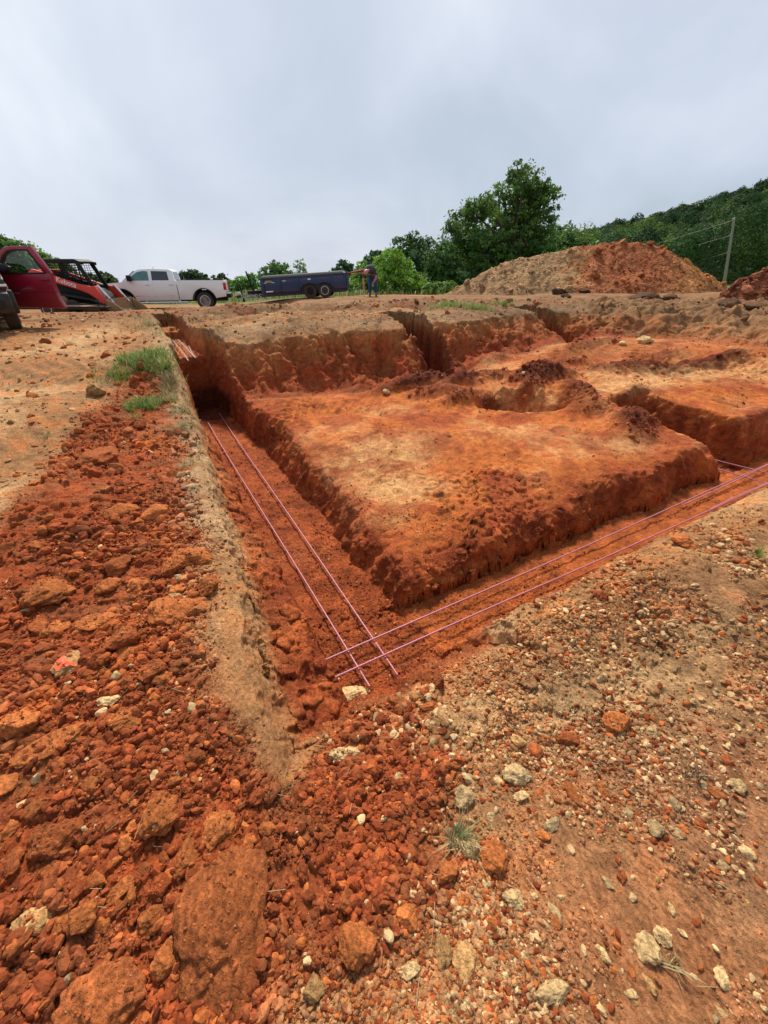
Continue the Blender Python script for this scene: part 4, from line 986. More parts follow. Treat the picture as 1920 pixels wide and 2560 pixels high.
# ------------------------------------------------------------------ maroon pickup with its door open
def red_truck():
    hd = math.atan2(-.77, .64)
    root = empty('compact_pickup', (-8.02, 8.46, .675), (0, 0, hd))
    tag(root, 'maroon pickup truck at the left edge with its driver door swung wide open', 'pickup truck')
    zt = lambda z: 1 if z < 1.0 else 1-(z-1.0)*.30
    body = [(.66, .62), (.70, .80), (.60, .97), (.3, 1.03), (-.85, 1.08), (-1.9, 1.06), (-2.45, 1.04), (-2.45, .36), (-.60, .36)]+arc(0, .34, .45, 172, 8)+[(.46, .5)]
    part('body', root, M['redpaint'], lambda bm: prism(bm, body, -.80, .80), .05)
    part('cargo_bed', root, M['redpaint'], lambda bm: prism(bm, [(-2.49, 1.04), (-4.15, 1.04), (-4.18, .5), (-3.5, .42)]+arc(-3.0, .34, .44, 176, 4)[::1]+[(-2.49, .40)], -.80, .80), .03)
    cab = [(-.88, 1.05), (-1.42, 1.52), (-1.6, 1.56), (-2.3, 1.56), (-2.42, 1.48), (-2.45, 1.04)]
    part('roof', root, M['redpaint'], lambda bm: prism(bm, cab, -.78, .78, zt), .03)
    part('windshield', root, M['glass'], lambda bm: prism(bm, [(-.90, 1.09), (-1.41, 1.50), (-1.39, 1.52), (-.875, 1.10)], -.66, .66), 0)
    for sg in (1, -1):
        part('headlight', root, M['lens'], lambda bm: prism(bm, [(.70, .72), (.715, .88), (.56, .955), (.28, .93), (.34, .74)], sg*.50, sg*.815), .03)
        part('turn_signal', root, M['white_lens'], lambda bm: box(bm, .42, .735, sg*.56, sg*.824, .765, .805), .01)
        part('wheel_arch', root, M['bumper'], lambda bm: ring(bm, arc(0, .34, .49, 0, 168, 18), arc(0, .34, .44, 0, 168, 18), sg*.79, sg*.835), .006)
        part('window', root, M['glass'], lambda bm: prism(bm, [(-1.86, 1.1), (-1.86, 1.46), (-2.25, 1.46), (-2.3, 1.1)], sg*.785, sg*.795, zt), 0)
    def bump_(bm):
        prism(bm, [(.60, .30), (.86, .34), (.90, .50), (.86, .66), (.70, .72), (.60, .70)], -.80, .80)
        for sg in (1, -1): prism(bm, [(.40, .34), (.70, .31), (.82, .50), (.74, .71), (.44, .715), (.40, .60)], sg*.70, sg*.87)
    part('bumper', root, M['bumper'], bump_, .04)
    part('fog_lamp_recess', root, M['black'], lambda bm: (box(bm, .84, .905, .42, .70, .42, .54), box(bm, .84, .905, -.70, -.42, .42, .54), box(bm, .84, .905, -.36, .36, .36, .50)), .01)
    part('grille', root, M['black'], lambda bm: box(bm, .66, .73, -.48, .48, .74, .93), .01)
    part('opening_shade', root, M['black'], lambda bm: (box(bm, -1.72, -.66, .79, .806, .46, 1.03),), .004)  # thin black panel standing in for the shaded cab behind the open door
    part('seat', root, M['black'], lambda bm: (box(bm, -1.75, -1.2, -.6, .6, .6, .8), box(bm, -1.85, -1.65, -.6, .6, .7, 1.3)), .05)
    part('underbody', root, M['black'], lambda bm: box(bm, -4.0, .55, -.6, .6, .26, .62))
    for x in (0, -3.0):
        for sg in (1, -1): wheel(root, x, sg*.70, .34, .345, .22, sg, M['black'] if x == 0 else M['whiterim'], 6)
    # door, hinged at the front edge
    w0 = Vector((-7.84, 9.42, .675)); ang = R(-3)
    mw = Matrix.LocRotScale(root.location, root.rotation_euler, None)
    loc = mw.inverted() @ w0
    k = 1.22
    S = lambda L: [(a*k, b) for a, b in L]
    door = part('door', root, M['redpaint'], lambda bm: prism(bm, S([(-.02, .38), (.5, .36), (.93, .345), (1.0, .36), (.985, .42), (.945, .52), (.94, .80), (.95, .985), (.0, .985)]), -.05, .05), .018)
    door.location = loc; door.rotation_euler = (0, 0, ang-hd)
    o_ = S([(-.01, .98), (.09, 1.17), (.20, 1.33), (.33, 1.42), (.47, 1.437), (.78, 1.437), (.965, .98)])
    i_ = S([(.07, .98), (.16, 1.15), (.26, 1.28), (.37, 1.36), (.49, 1.375), (.71, 1.375), (.875, .98)])
    part('window_frame', door, M['redpaint'], lambda bm: ring(bm, o_, i_, -.04, .03), .010)
    o2 = S([(.065, .975), (.155, 1.152), (.255, 1.283), (.367, 1.363), (.49, 1.379), (.715, 1.379), (.88, .975)]); i2 = S([(.09, .975), (.175, 1.14), (.27, 1.265), (.38, 1.34), (.49, 1.357), (.70, 1.357), (.855, .975)])
    part('window_seal', door, M['black'], lambda bm: (ring(bm, o2, i2, -.046, .036), box(bm, .07*k, .88*k, -.056, .04, .965, .992)), 0)
    part('window_pane', door, M['clear'], lambda bm: prism(bm, i2, -.004, .004), 0)
    part('handle', door, M['redpaint'], lambda bm: box(bm, .76*k, .90*k, -.085, -.05, .855, .885), .01)
    part('door_mirror', door, M['black'], lambda bm: (prism(bm, S([(.10, .98), (.10, 1.10), (.16, 1.155), (.30, 1.15), (.39, 1.09), (.38, 1.02), (.30, .985)]), -.24, -.10), box(bm, .08*k, .2*k, -.12, -.04, .97, 1.06)), .03)
    part('door_moulding', door, M['redpaint'], lambda bm: box(bm, .0, .97*k, -.062, -.05, .655, .675), .004)
    textpart('EXTREME', 'door_badge', door, M['alloy'], .035, (.25*k, -.053, .625), (math.pi/2, 0, 0), .002)
    part('door_lining', door, M['bumper'], lambda bm: box(bm, .04, .9*k, .05, .08, .42, .94), .02)
red_truck()

# ------------------------------------------------------------------ tracked loader
def loader():
    b0 = PD(177, 676.5, 18.2)
    root = empty('compact_track_loader', (b0[0], b0[1]+.5, b0[2]-.02), (0, 0, R(-2)))
    tag(root, 'orange and black tracked skid loader with caged cab between the two pickups', 'track loader')
    arm = [(-1.32, 1.74), (-.98, 1.66), (.5, 1.18), (1.02, 1.08), (1.22, 1.11), (1.60, .33), (1.44, .28), (1.21, .56), (.87, .80), (.55, .93), (-.8, 1.32), (-1.45, 1.45), (-1.52, 1.62)]
    for sg in (-1, 1):
        a = part('lift_arm', root, M['orange'], lambda bm: prism(bm, arm, sg*.70, sg*.82), .015)
        textpart('Kubota', 'lettering', a, M['decal'], .27, (.02, sg*.826, 1.235), (math.pi/2, 0, 0), .003).rotation_euler = (math.pi/2, R(17.5) if sg < 0 else R(-17.5), 0 if sg < 0 else math.pi)
        trk_o = [(-1.3, .30), (-1.15, .62), (-.62, .86), (.95, .60), (1.30, .44), (1.44, .28), (1.38, .06), (-1.05, .0), (-1.25, .1)]
        cx, cz = .1, .35
        trk_i = [(cx+(x-cx)*.93, cz+(z-cz)*.80) for x, z in trk_o]
        t = part('track', root, M['tyre'], lambda bm: ring(bm, trk_o, trk_i, sg*.48, sg*.88, True), .01)
        def lugs(bm):
            n = len(trk_o)
            for i in range(n):
                p, q = Vector((*trk_o[i], 0)), Vector((*trk_o[(i+1) % n], 0)); L_ = (q-p).length; nn = max(1, int(L_/.1))
                for k in range(nn):
                    c = p.lerp(q, (k+.5)/nn); nx = c.x-cx; nz = c.y-cz; l = math.hypot(nx, nz)
                    box(bm, c.x-.02+nx/l*.01, c.x+.02+nx/l*.01, sg*.48, sg*.88, c.y-.02+nz/l*.01, c.y+.02+nz/l*.01)
        part('track_lugs', t, M['tyre'], lugs)
        part('track_frame', root, M['muddy'], lambda bm: (prism(bm, [(-.8, .2), (-.6, .50), (.6, .42), (1.1, .22), (1.1, .10), (-.8, .08)], sg*.55, sg*.84), lathe(bm, [(.24, -.06), (.24, .06), (.18, .08), (.05, .09)], (-.42, sg*.80, .55), 24, sg)), .015)
        for x in (-.7, -.25, .2, .65):
            part('roller', root, M['muddy'], lambda bm: lathe(bm, [(.10, -.1), (.10, .1), (.04, .11)], (x, sg*.78, .13), 16, sg))
        part('tilt_cylinder', root, M['chrome'], lambda bm: (cyl(bm, (1.28, sg*.6, 1.05), (1.72, sg*.6, .45), .035), cyl(bm, (1.2, sg*.6, 1.12), (1.5, sg*.6, .72), .055)))
        def grid(bm):
            q = [(-.80, 1.30, 1.95), (-.70, 1.28, 1.95)]
            for k in range(12):
                x = -.78+k*.105; top = 1.95 if x < .42 else 1.95-(x-.42)*2.2
                bot = 1.45-.32*(x+.78)
                if k in (6,): cyl(bm, (x, sg*.47, bot), (x, sg*.47, top), .028, n=6)
                elif top > bot: cyl(bm, (x, sg*.47, bot), (x, sg*.47, top), .011, n=5)
            for j in range(8):
                z = 1.25+j*.09; xe = .42+(1.95-z)/2.2 if z < 1.95 else .42; xs_ = -.8 if z > 1.45 else -.78+(1.45-z)/.32
                if xs_ < xe: cyl(bm, (xs_, sg*.47, z), (xe, sg*.47, z), .009, n=5)
        part('side_grille', root, M['black'], grid)
        part('cab_frame', root, M['black'], lambda bm: (prism(bm, [(-1.0, 1.0), (-1.0, 2.0), (-.78, 2.0), (-.78, 1.0)], sg*.44, sg*.50), prism(bm, [(.42, 2.0), (.62, 2.0), (1.04, 1.0), (.86, 1.0)], sg*.44, sg*.50), prism(bm, [(-.78, 1.50), (-.78, 1.1), (.9, .95), (.82, 1.12), (.2, 1.22)], sg*.44, sg*.50)), .01)
        part('work_light', root, M['black'], lambda bm: box(bm, .60, .76, sg*.36, sg*.50, 1.90, 2.02), .03)
    part('cab_roof', root, M['black'], lambda bm: prism(bm, [(-1.02, 1.96), (-1.0, 2.06), (-.9, 2.11), (.45, 2.11), (.66, 2.03), (.66, 1.95)], -.50, .50), .03)
    part('seat', root, M['black'], lambda bm: (box(bm, -.55, -.05, -.25, .25, 1.0, 1.15), box(bm, -.62, -.5, -.25, .25, 1.0, 1.66)), .05)
    part('body', root, M['black'], lambda bm: prism(bm, [(-1.35, .45), (-1.38, 1.35), (-1.0, 1.45), (-.9, 1.25), (.95, 1.0), (1.25, .62), (1.25, .35), (-1.2, .3)], -.46, .46), .03)
    part('rear_hood', root, M['orange'], lambda bm: prism(bm, [(-1.45, 1.2), (-1.48, 1.62), (-1.3, 1.74), (-1.02, 1.74), (-1.02, 1.2)], -.46, .46), .05)
    part('bucket', root, M['muddy'], lambda bm: (ring(bm, [(1.62, .62), (1.58, .2), (1.75, .02), (2.55, 0)], [(1.66, .62), (1.63, .22), (1.78, .06), (2.55, .02)], -.95, .95), prism(bm, [(1.62, .60), (1.60, .2), (1.77, .03), (2.5, .01), (1.95, .45)], -.96, -.93), prism(bm, [(1.62, .60), (1.60, .2), (1.77, .03), (2.5, .01), (1.95, .45)], .93, .96)), .004)
loader()

def flat_trailer():
    b0 = PD(140, 683, 17.2)
    root = empty('equipment_trailer', (b0[0], b0[1], b0[2]), (0, 0, R(-1)))
    tag(root, 'low black flat trailer with a white-rimmed wheel just beyond the open maroon door', 'trailer')
    for sg in (1, -1):
        wheel(root, 0, sg*.75, .30, .30, .19, sg, M['whiterim'], 0, .6)
        part('rail', root, M['black'], lambda bm: (box(bm, -2.2, 1.3, sg*.62, sg*.70, .30, .42),), .01)
    part('deck', root, M['muddy'], lambda bm: [box(bm, -2.2+i*.32, -1.94+i*.32, -.62, .62, .36, .40) for i in range(11)])
    part('tongue', root, M['black'], lambda bm: (tube(bm, [(1.2, -.6, .38), (1.6, -.3, .36), (2.1, 0, .33)], .035, 8), tube(bm, [(1.2, .6, .38), (1.6, .3, .36), (2.1, 0, .33)], .035, 8)))
    part('jack', root, M['black'], lambda bm: (cyl(bm, (1.9, 0, -.02), (1.9, 0, .50), .03),))
    part('fender', root, M['decal'], lambda bm: ring(bm, arc(0, .30, .40, 10, 170), arc(0, .30, .385, 10, 170), -.86, -.66))
flat_trailer()

# ------------------------------------------------------------------ dump trailer
def trailer():
    b0 = PD(688, 643.7, 23.0)
    root = empty('dump_trailer', (b0[0], b0[1]+1, b0[2]), (0, R(3.4), R(181)))
    tag(root, 'navy blue twin axle dump trailer with a grey rolled tarp along its top', 'trailer')
    for sg in (1, -1):
        s = part('side_wall', root, M['bluepaint'], lambda bm: box(bm, -1.63, 3.2, sg*.94, sg*.98, .42, 1.10), .004)
        part('top_rail', root, M['bluepaint'], lambda bm: box(bm, -1.66, 3.22, sg*.925, sg*1.02, 1.085, 1.16), .01)
        for x in (-1.6, -.83, 1.07, 2.1, 3.05):
            part('stake', root, M['bluepaint'], lambda bm: box(bm, x-.045, x+.045, sg*.98, sg*1.03, .42, 1.085), .006)
        part('frame_rail', root, M['bluepaint'], lambda bm: box(bm, -1.6, 3.3, sg*.50, sg*.72, .22, .42), .01)
        part('fender', root, M['bluepaint'], lambda bm: ring(bm, [(-1.0, .42), (-.92, .62), (-.72, .76), (-.42, .82), (0, .74), (.42, .82), (.72, .76), (.92, .62), (1.0, .42)], [(-.96, .42), (-.88, .60), (-.70, .72), (-.42, .78), (0, .70), (.42, .78), (.70, .72), (.88, .60), (.96, .42)], sg*.96, sg*1.24), .004)
        part('reflector', root, M['reflect'], lambda bm: (box(bm, 1.45, 2.0, sg*.98, sg*.984, .96, .985), box(bm, .3, .9, sg*.98, sg*.984, .96, .985), box(bm, -.7, -.1, sg*.98, sg*.984, .96, .985), box(bm, -1.5, -.95, sg*.98, sg*.984, .96, .985)))
        part('decal', root, M['decal'], lambda bm: (box(bm, 2.55, 2.95, sg*.98, sg*.985, .45, .51), box(bm, .33, .50, sg*.98, sg*.985, .93, 1.0), box(bm, 1.75, 1.93, sg*.98, sg*.986, .945, .98), box(bm, 2.85, 3.0, sg*.98, sg*.985, .90, .93), box(bm, 2.4, 2.56, sg*.98, sg*.985, .90, .93)))
        part('name_plate', root, M['yellow'], lambda bm: box(bm, 2.55, 2.9, sg*.98, sg*.985, .93, 1.02))
        part('tongue_beam', root, M['bluepaint'], lambda bm: prism(bm, [(3.2, .20), (3.2, .42), (4.85, .40), (4.85, .26)], 0, sg*.10), .01).location = (0, sg*.30, 0)
        tx = textpart('DIAMOND C', 'lettering', root, M['decal'], .20, (4.0, sg*.408, .305), (math.pi/2, 0, 0 if sg < 0 else math.pi), .003)
        for x in (-.42, .42): wheel(root, x, sg*1.08, .36, .365, .22, sg, M['whiterim'] if x < 0 else M['black'], 0 if x < 0 else 6, .58)
    part('tarp', root, M['tarp'], lambda bm: (prism(bm, [(-1.55, 1.16), (-1.5, 1.23), (3.0, 1.24), (3.15, 1.16)], -.99, .99), cyl(bm, (-1.5, .90, 1.20), (3.0, .90, 1.20), .07), cyl(bm, (-1.5, -.90, 1.20), (3.0, -.90, 1.20), .07)), .01)
    part('front_wall', root, M['bluepaint'], lambda bm: (box(bm, 3.16, 3.2, -.94, .94, .42, 1.15), box(bm, 3.2, 3.27, -.7, -.62, .42, 1.2), box(bm, 3.2, 3.27, .62, .7, .42, 1.2)), .004)
    part('tailgate', root, M['bluepaint'], lambda bm: box(bm, -1.72, -1.66, -.96, .96, .3, 1.24), .006)
    part('floor', root, M['bluepaint'], lambda bm: box(bm, -1.6, 3.18, -.94, .94, .40, .46))
    part('toolbox', root, M['black'], lambda bm: box(bm, 3.3, 4.2, -.35, .35, .42, .58), .02)
    part('tarp_arm', root, M['black'], lambda bm: (box(bm, 3.60, 3.72, .84, .92, .42, .56), cyl(bm, (3.66, .88, .45), (3.90, .88, 1.55), .045, n=8)), 0)
    part('jack', root, M['black'], lambda bm: (cyl(bm, (4.55, .12, .1), (4.62, .12, .82), .04), cyl(bm, (4.5, .12, .1), (4.6, .12, .1), .08), box(bm, 4.58, 4.64, .05, .3, .78, .81)))
    part('coupler', root, M['muddy'], lambda bm: box(bm, 4.8, 5.1, -.08, .08, .26, .38), .03)
trailer()
a = PD(733, 596, 24.6); c = PD(796, 583, 19.9+1.5)
q = part('beam', None, M['reflect'], lambda bm: (tube(bm, [(a[0], a[1]-.3, a[2]+.03), (c[0], c[1], c[2]+.05)], [.035, .05], 8), tube(bm, [(a[0], a[1]-.25, a[2]-.02), (c[0], c[1]+.05, c[2]-.10)], [.02, .02], 8)), 0)
tag(q, 'red steel bar reaching from the rear of the blue trailer to behind the bent man', 'bar')

# ------------------------------------------------------------------ the bending man
def skin_obj(name, nodes, edges, m, parent, lv=2):
    """nodes: list of (x,y,z,rx,ry); the first is the root"""
    me = bpy.data.meshes.new(name); me.from_pydata([n[:3] for n in nodes], edges, [])
    o = link(name, me); md = o.modifiers.new('skin', 'SKIN'); md.use_smooth_shade = True
    for i, n in enumerate(nodes):
        sv = me.skin_vertices[0].data[i]; sv.radius = (n[3], n[4] if len(n) > 4 else n[3]); sv.use_root = (i == 0)
    sb = o.modifiers.new('sub', 'SUBSURF'); sb.levels = lv; sb.render_levels = lv
    dg = bpy.context.evaluated_depsgraph_get(); dg.update()
    m2 = bpy.data.meshes.new_from_object(o.evaluated_get(dg)); bpy.data.objects.remove(o)
    m2.materials.clear(); m2.materials.append(m)
    m2.polygons.foreach_set('use_smooth', [True]*len(m2.polygons))
    return link(name, m2, parent)
def man():
    M['skin'] = simple('skin', (.50, .21, .14), .5, noise=.12, nscale=14)
    M['shirt'] = simple('dark_shirt', (.045, .055, .06), .9, noise=.25, nscale=10)
    M['jeans'] = simple('jeans', (.022, .055, .14), .85, noise=.25, nscale=12)
    M['boot'] = simple('boot', (.16, .11, .08), .8, noise=.2, nscale=14)
    b0 = PD(805, 642, 19.5)
    gz = float(macro(np.array([b0[0]]), np.array([b0[1]]))[0])
    root = empty('person', (b0[0], b0[1], gz+.01)); b0 = (b0[0], b0[1], gz)
    tag(root, 'man bending forward in dark shirt and blue jeans setting a stake with one hand', 'person')
    N = []; E = []
    def ch(lst, start=None):
        prev = start
        for n in lst:
            N.append(n); i = len(N)-1
            if prev is not None: E.append((prev, i))
            prev = i
        return prev
    ch([(.0, .22, .96, .11, .11)])
    sp = ch([(-.01, .12, 1.10, .11, .10), (-.05, -.04, 1.18, .11, .10), (-.09, -.18, 1.17, .11, .09), (-.13, -.28, 1.11, .07, .06)], 0)
    nk = ch([(-.20, -.40, 1.05, .06)], sp)
    hd = ch([(-.25, -.45, 1.04, .095, .105), (-.30, -.51, .98, .105, .118), (-.33, -.56, .91, .078, .088)], nk)
    for side, pts in ((-1, [(-.26, -.29, 1.04, .05), (-.38, -.32, .92, .05), (-.42, -.33, .68, .058), (-.41, -.35, .44, .048), (-.40, -.36, .28, .034), (-.40, -.37, .21, .034, .02)]),
                      (1, [(.04, -.27, 1.09, .05), (.13, -.28, 1.00, .05), (.19, -.26, .80, .058), (.14, -.26, .70, .048), (.09, -.25, .62, .034), (.06, -.25, .57, .034, .02)])):
        e = ch(pts, sp)
        w = Vector(N[e][:3]); d = (w-Vector(N[e-1][:3])).normalized(); u = Vector((0, 1, 0)); l = d.cross(u)
        for k in range(4):
            o_ = l*((k-1.5)*.02); L_ = (.075, .085, .08, .062)[k]
            p1 = w+o_+d*.02; p2 = p1+d*L_*.5; p3 = p2+d*L_*.35+u*-.02
            ch([(*p1, .0085), (*p2, .008), (*p3, .007)], e)
        ch([(*(w+l*-.04), .010), (*(w+l*-.055+d*.045), .008)], e)
    for sx, kx, fx in ((-.09, -.13, -.14), (.10, .14, .17)):
        ch([(sx, .22, .86, .10), (kx, .10, .50, .065), (kx+.01, .16, .28, .055), (fx, .17, .09, .042), (fx, .05, .04, .038, .03), (fx, -.02, .035, .03, .022)], 0)
    body = skin_obj('body', N, E, M['skin'], root)
    # face and ears as small relief on the lowered head
    part('nose', body, M['skin'], lambda bm: cyl(bm, (-.365, -.625, .935), (-.375, -.66, .93), .018, .010, 8))
    part('ear', body, M['skin'], lambda bm: lathe(bm, [(.03, -.008), (.03, .008), (.012, .012)], (-.21, -.50, .985), 10))
    part('hair', body, M['tarp'], lambda bm: tube(bm, [(-.20, -.42, 1.0), (-.22, -.40, 1.07), (-.28, -.41, 1.12)], [.03, .035, .02], 8))
    sh = [(.0, .20, .98, .20, .19), (-.01, .10, 1.08, .20, .19), (-.05, -.04, 1.17, .21, .18), (-.09, -.20, 1.16, .21, .18), (-.14, -.32, 1.10, .15, .13), (-.30, -.30, 1.03, .095), (-.38, -.32, .92, .072), (-.41, -.33, .74, .066), (.06, -.28, 1.09, .085), (.13, -.28, 1.0, .072), (.18, -.27, .86, .064)]
    skin_obj('shirt', sh, [(0, 1), (1, 2), (2, 3), (3, 4), (4, 5), (5, 6), (6, 7), (4, 8), (8, 9), (9, 10)], M['shirt'], root)
    jn = [(.0, .24, .96, .19, .17), (-.10, .22, .84, .135), (-.13, .10, .50, .102), (-.12, .16, .28, .09), (-.14, .17, .10, .085), (.11, .22, .84, .135), (.15, .10, .50, .102), (.16, .16, .28, .09), (.17, .17, .10, .085)]
    skin_obj('jeans', jn, [(0, 1), (1, 2), (2, 3), (3, 4), (0, 5), (5, 6), (6, 7), (7, 8)], M['jeans'], root)
    for fx in (-.14, .17):
        part('boot', root, M['boot'], lambda bm: (box(bm, fx-.05, fx+.05, -.08, .22, .0, .09), box(bm, fx-.048, fx+.048, .08, .22, .08, .17)), .03)
    st_ = part('stake', None, M['rock_pale'], lambda bm: box(bm, b0[0]-.40-.02, b0[0]-.40+.02, b0[1]-.40, b0[1]-.36, b0[2]-.15, b0[2]+.16), .003)
    tag(st_, 'short pale wooden stake under the bent man hand', 'stake')
man()

# ------------------------------------------------------------------ steel bars in the trenches
M['rebar'] = simple('rosy_steel_bar', (.40, .155, .19), .5, .2, noise=.35, nscale=30)
M['palebar'] = simple('pale_steel_bar', (.60, .46, .42), .5, .25, noise=.2, nscale=30)
def bar(p, q, r, m, label, zz=None, group=None, sag=.004):
    p = Vector(p); q = Vector(q); L_ = (q-p).length; n = int(L_/.12)+2
    sd = random.random()*10
    pts = []
    for i in range(n):
        c = p.lerp(q, i/(n-1)); t = i/(n-1)
        c.z += sag*math.sin(t*9+sd); d = (q-p).normalized(); c += Vector((-d.y, d.x, 0))*.006*math.sin(t*6+sd); pts.append(c)
    def f(bm):
        tube(bm, pts, r, 10)
        d = (q-p).normalized(); k = 0; s = 0
        nr = int(L_/.022)
        if L_ < 9 and r > .005:
            for i in range(nr):
                t = (i+.5)/nr; c = p.lerp(q, t); c.z += sag*math.sin(t*9+sd); c += Vector((-d.y, d.x, 0))*.006*math.sin(t*6+sd)
                tl = d+Vector((0, 0, .35)); tl.normalize()
                cyl(bm, c-tl*.0017, c+tl*.0017, r*1.16, r*1.16, 7)
    o = part('steel_bar', None, m, f); tag(o, label, 'steel bar', group)
def P3(px, py, z): x, y = P(px, py, z); return (x, y, z)
zA, zB = -.555, -.54
bar(P3(797, 1483, zA), P3(449, 913, zA), .0064, M['rebar'], 'left one of two long rosy steel bars running up the left trench')
bar(P3(858, 1458, zA), P3(474, 893, zA), .0064, M['rebar'], 'right one of two long rosy steel bars running up the left trench')
x0, y0 = P(676, 1440, zB); x1, y1 = P(1659, 1003, zB); dx, dy = x1-x0, y1-y0
bar((x0, y0, zB), (x0+dx*1.02, y0+dy*1.02, zB), .0064, M['rebar'], 'rear one of two rosy steel bars running along the right trench')
xs, ys = P(1480, 1089, zB)
bar((xs, ys, zB), (x1+dx*.35, y1+dy*.35+.03, zB), .0064, M['rebar'], 'bar lapped beside the rear bar at the far right of the right trench')
x0, y0 = P(697, 1477, zB); x1, y1 = P(1659, 1045, zB); dx, dy = x1-x0, y1-y0
bar((x0, y0, zB), (x0+dx*1.02, y0+dy*1.02, zB), .0064, M['rebar'], 'front one of two rosy steel bars running along the right trench')
xs, ys = P(1535, 1100, zB)
bar((xs, ys, zB), (x1+dx*.35, y1+dy*.35+.03, zB), .0064, M['rebar'], 'bar lapped beside the front bar at the far right of the right trench')
xa, ya = P(1545, 993, zA); xb, yb = P(1659, 1022, zA); dx, dy = xa-xb, ya-yb
bar((xa+dx*3.2, ya+dy*3.2, zA), (xb-dx*.6, yb-dy*.6, zA), .0064, M['rebar'], 'farther bar crossing under the right-hand bars behind the pad corner')
xa, ya = P(1548, 1013, zA); xb, yb = P(1659, 1045, zA); dx, dy = xa-xb, ya-yb
bar((xa+dx*3.2, ya+dy*3.2, zA), (xb-dx*.5, yb-dy*.5, zA), .0064, M['rebar'], 'nearer bar crossing under the right-hand bars behind the pad corner')
for (a_, b_, z_, lab) in (((374, 735), (407, 779), .40, 'left pale bar lying crossed on the raised step of the left trench'), ((385, 734), (423, 773), .42, 'longer pale bar crossing the left one on the trench step'),
                          ((407, 747), (419, 769), .39, 'short thin pale bar at the right side of the trench step')):
    bar(P3(*a_, z_), P3(*b_, z_), .009 if 'thin' not in lab else .006, M['palebar'], lab, sag=0)

# ------------------------------------------------------------------ utility poles and wires
M['pole'] = simple('weathered_pole', (.30, .25, .20), .9, noise=.3, nscale=6, bump_s=.3)
d0 = ray(1557, 640); d1 = ray(1586, 473)
k0 = 66/d0[1]; k1 = 66/d1[1]
pb = Vector((d0[0]*k0, 66, -.2)); pt = Vector((d1[0]*k1, 66, EYE+d1[2]*k1))
pole = part('utility_pole', None, M['pole'], lambda bm: (tube(bm, [pb, pb.lerp(pt, .5), pt], [.21, .17, .13], 12),))
tag(pole, 'tall grey wooden utility pole leaning to the right beside the spoil pile', 'utility pole')
for t, nm in ((1.0, 'insulator'), (.80, 'insulator'), (.56, 'insulator')):
    c = pb.lerp(pt, t); part(nm, pole, M['chrome'], lambda bm: (cyl(bm, (c.x-.25, c.y, c.z), (c.x-.05, c.y, c.z), .05), cyl(bm, (c.x-.05, c.y, c.z+.0), (c.x-.05, c.y, c.z+.18), .05)))
d0 = ray(1609, 612); d1 = ray(1621, 563); Y2 = 130
pb2 = Vector((d0[0]*Y2/d0[1], Y2, 0)); pt2 = Vector((d1[0]*Y2/d1[1], Y2, EYE+d1[2]*Y2/d1[1]))
tag(part('utility_pole', None, M['pole'], lambda bm: tube(bm, [pb2, pt2], [.2, .14], 10)), 'short distant utility pole to the right of the tall leaning one', 'utility pole')
for t, (ex, ey), lab in ((.985, (1300, 552), 'topmost overhead wire running left from the tall pole'), (.79, (1330, 570), 'middle overhead wire running left from the tall pole'), (.56, (1420, 580), 'lowest overhead wire running left from the tall pole')):
    c = pb.lerp(pt, t); e = Vector(PD(ex, ey, 95)); e2 = c+(e-c)*1.8
    pts = [c.lerp(e2, i/20)-Vector((0, 0, 1.2*4*(i/20)*(1-i/20)*.5)) for i in range(21)]
    tag(part('overhead_wire', None, M['palebar'], lambda bm: tube(bm, pts, .012, 5)), lab, 'wire')

# ------------------------------------------------------------------ vegetation
def leafquads(c, size, up=.35, seed=1, asp=.62, nrm=None, jit=.7):
    """bent leaf-clump cards at c (n,3): two triangles folded along the middle"""
    r_ = np.random.default_rng(seed); n = len(c)
    u = r_.normal(size=(n, 3)); u /= np.linalg.norm(u, axis=1)[:, None]
    nn = r_.normal(size=(n, 3)) if nrm is None else nrm+r_.normal(size=(n, 3))*jit
    nn[:, 2] += up; nn /= np.linalg.norm(nn, axis=1)[:, None]
    a = np.cross(nn, u); a /= np.linalg.norm(a, axis=1)[:, None]+1e-9; b = np.cross(nn, a)
    s = (size*r_.uniform(.6, 1.35, n))[:, None]; a = a*s; b = b*s*asp
    v = np.stack([c-a, c-b*.9+a*.1+nn*s*.10, c+a*1.05-nn*s*.15, c+b*.9+a*.1+nn*s*.10], 1).reshape(-1, 3)
    f = np.arange(n*4).reshape(n, 4)
    return v, f
def crown_mesh(lobes, nclump, nleaf, leaf, base, seed, var=.28, droop=.25, hollow=.55):
    """lobes: (x,y,z,r[,w]); clumps sit in the outer shell of each lobe"""
    r_ = np.random.default_rng(seed)
    L = np.array([l[:4] for l in lobes]); w = L[:, 3]**2; w = w/w.sum()
    li = r_.choice(len(L), nclump, p=w)
    d = r_.normal(size=(nclump, 3)); d[:, 2] = d[:, 2]*.85+.12; d /= np.linalg.norm(d, axis=1)[:, None]
    rad = L[li, 3]*(hollow+(1.05-hollow)*r_.random(nclump)**.6)
    cc = L[li, :3]+d*rad[:, None]
    cs = np.median(L[:, 3])*r_.uniform(.16, .34, nclump)
    k = r_.poisson(nleaf, nclump)+2
    ci = np.repeat(np.arange(nclump), k); n = len(ci)
    g = r_.normal(size=(n, 3))*np.array([1, 1, .6])
    p = cc[ci]+g*cs[ci][:, None]*.62
    v, f = leafquads(p, np.full(n, leaf), seed=seed+1, nrm=d[ci]*.8)
    cv = np.array(base)[None]*(1+var*(r_.random(nclump)[ci, None]-.5)*2)
    hue = r_.normal(size=(nclump,))[ci, None]*.10+r_.normal(size=(n, 1))*.06
    cv = cv*(1+hue*np.array([[1.4, .4, -.8]]))*(1+.15*r_.normal(size=(n, 1)))
    return v, f, np.clip(np.repeat(cv*2.0, 4, 0), .004, .5)
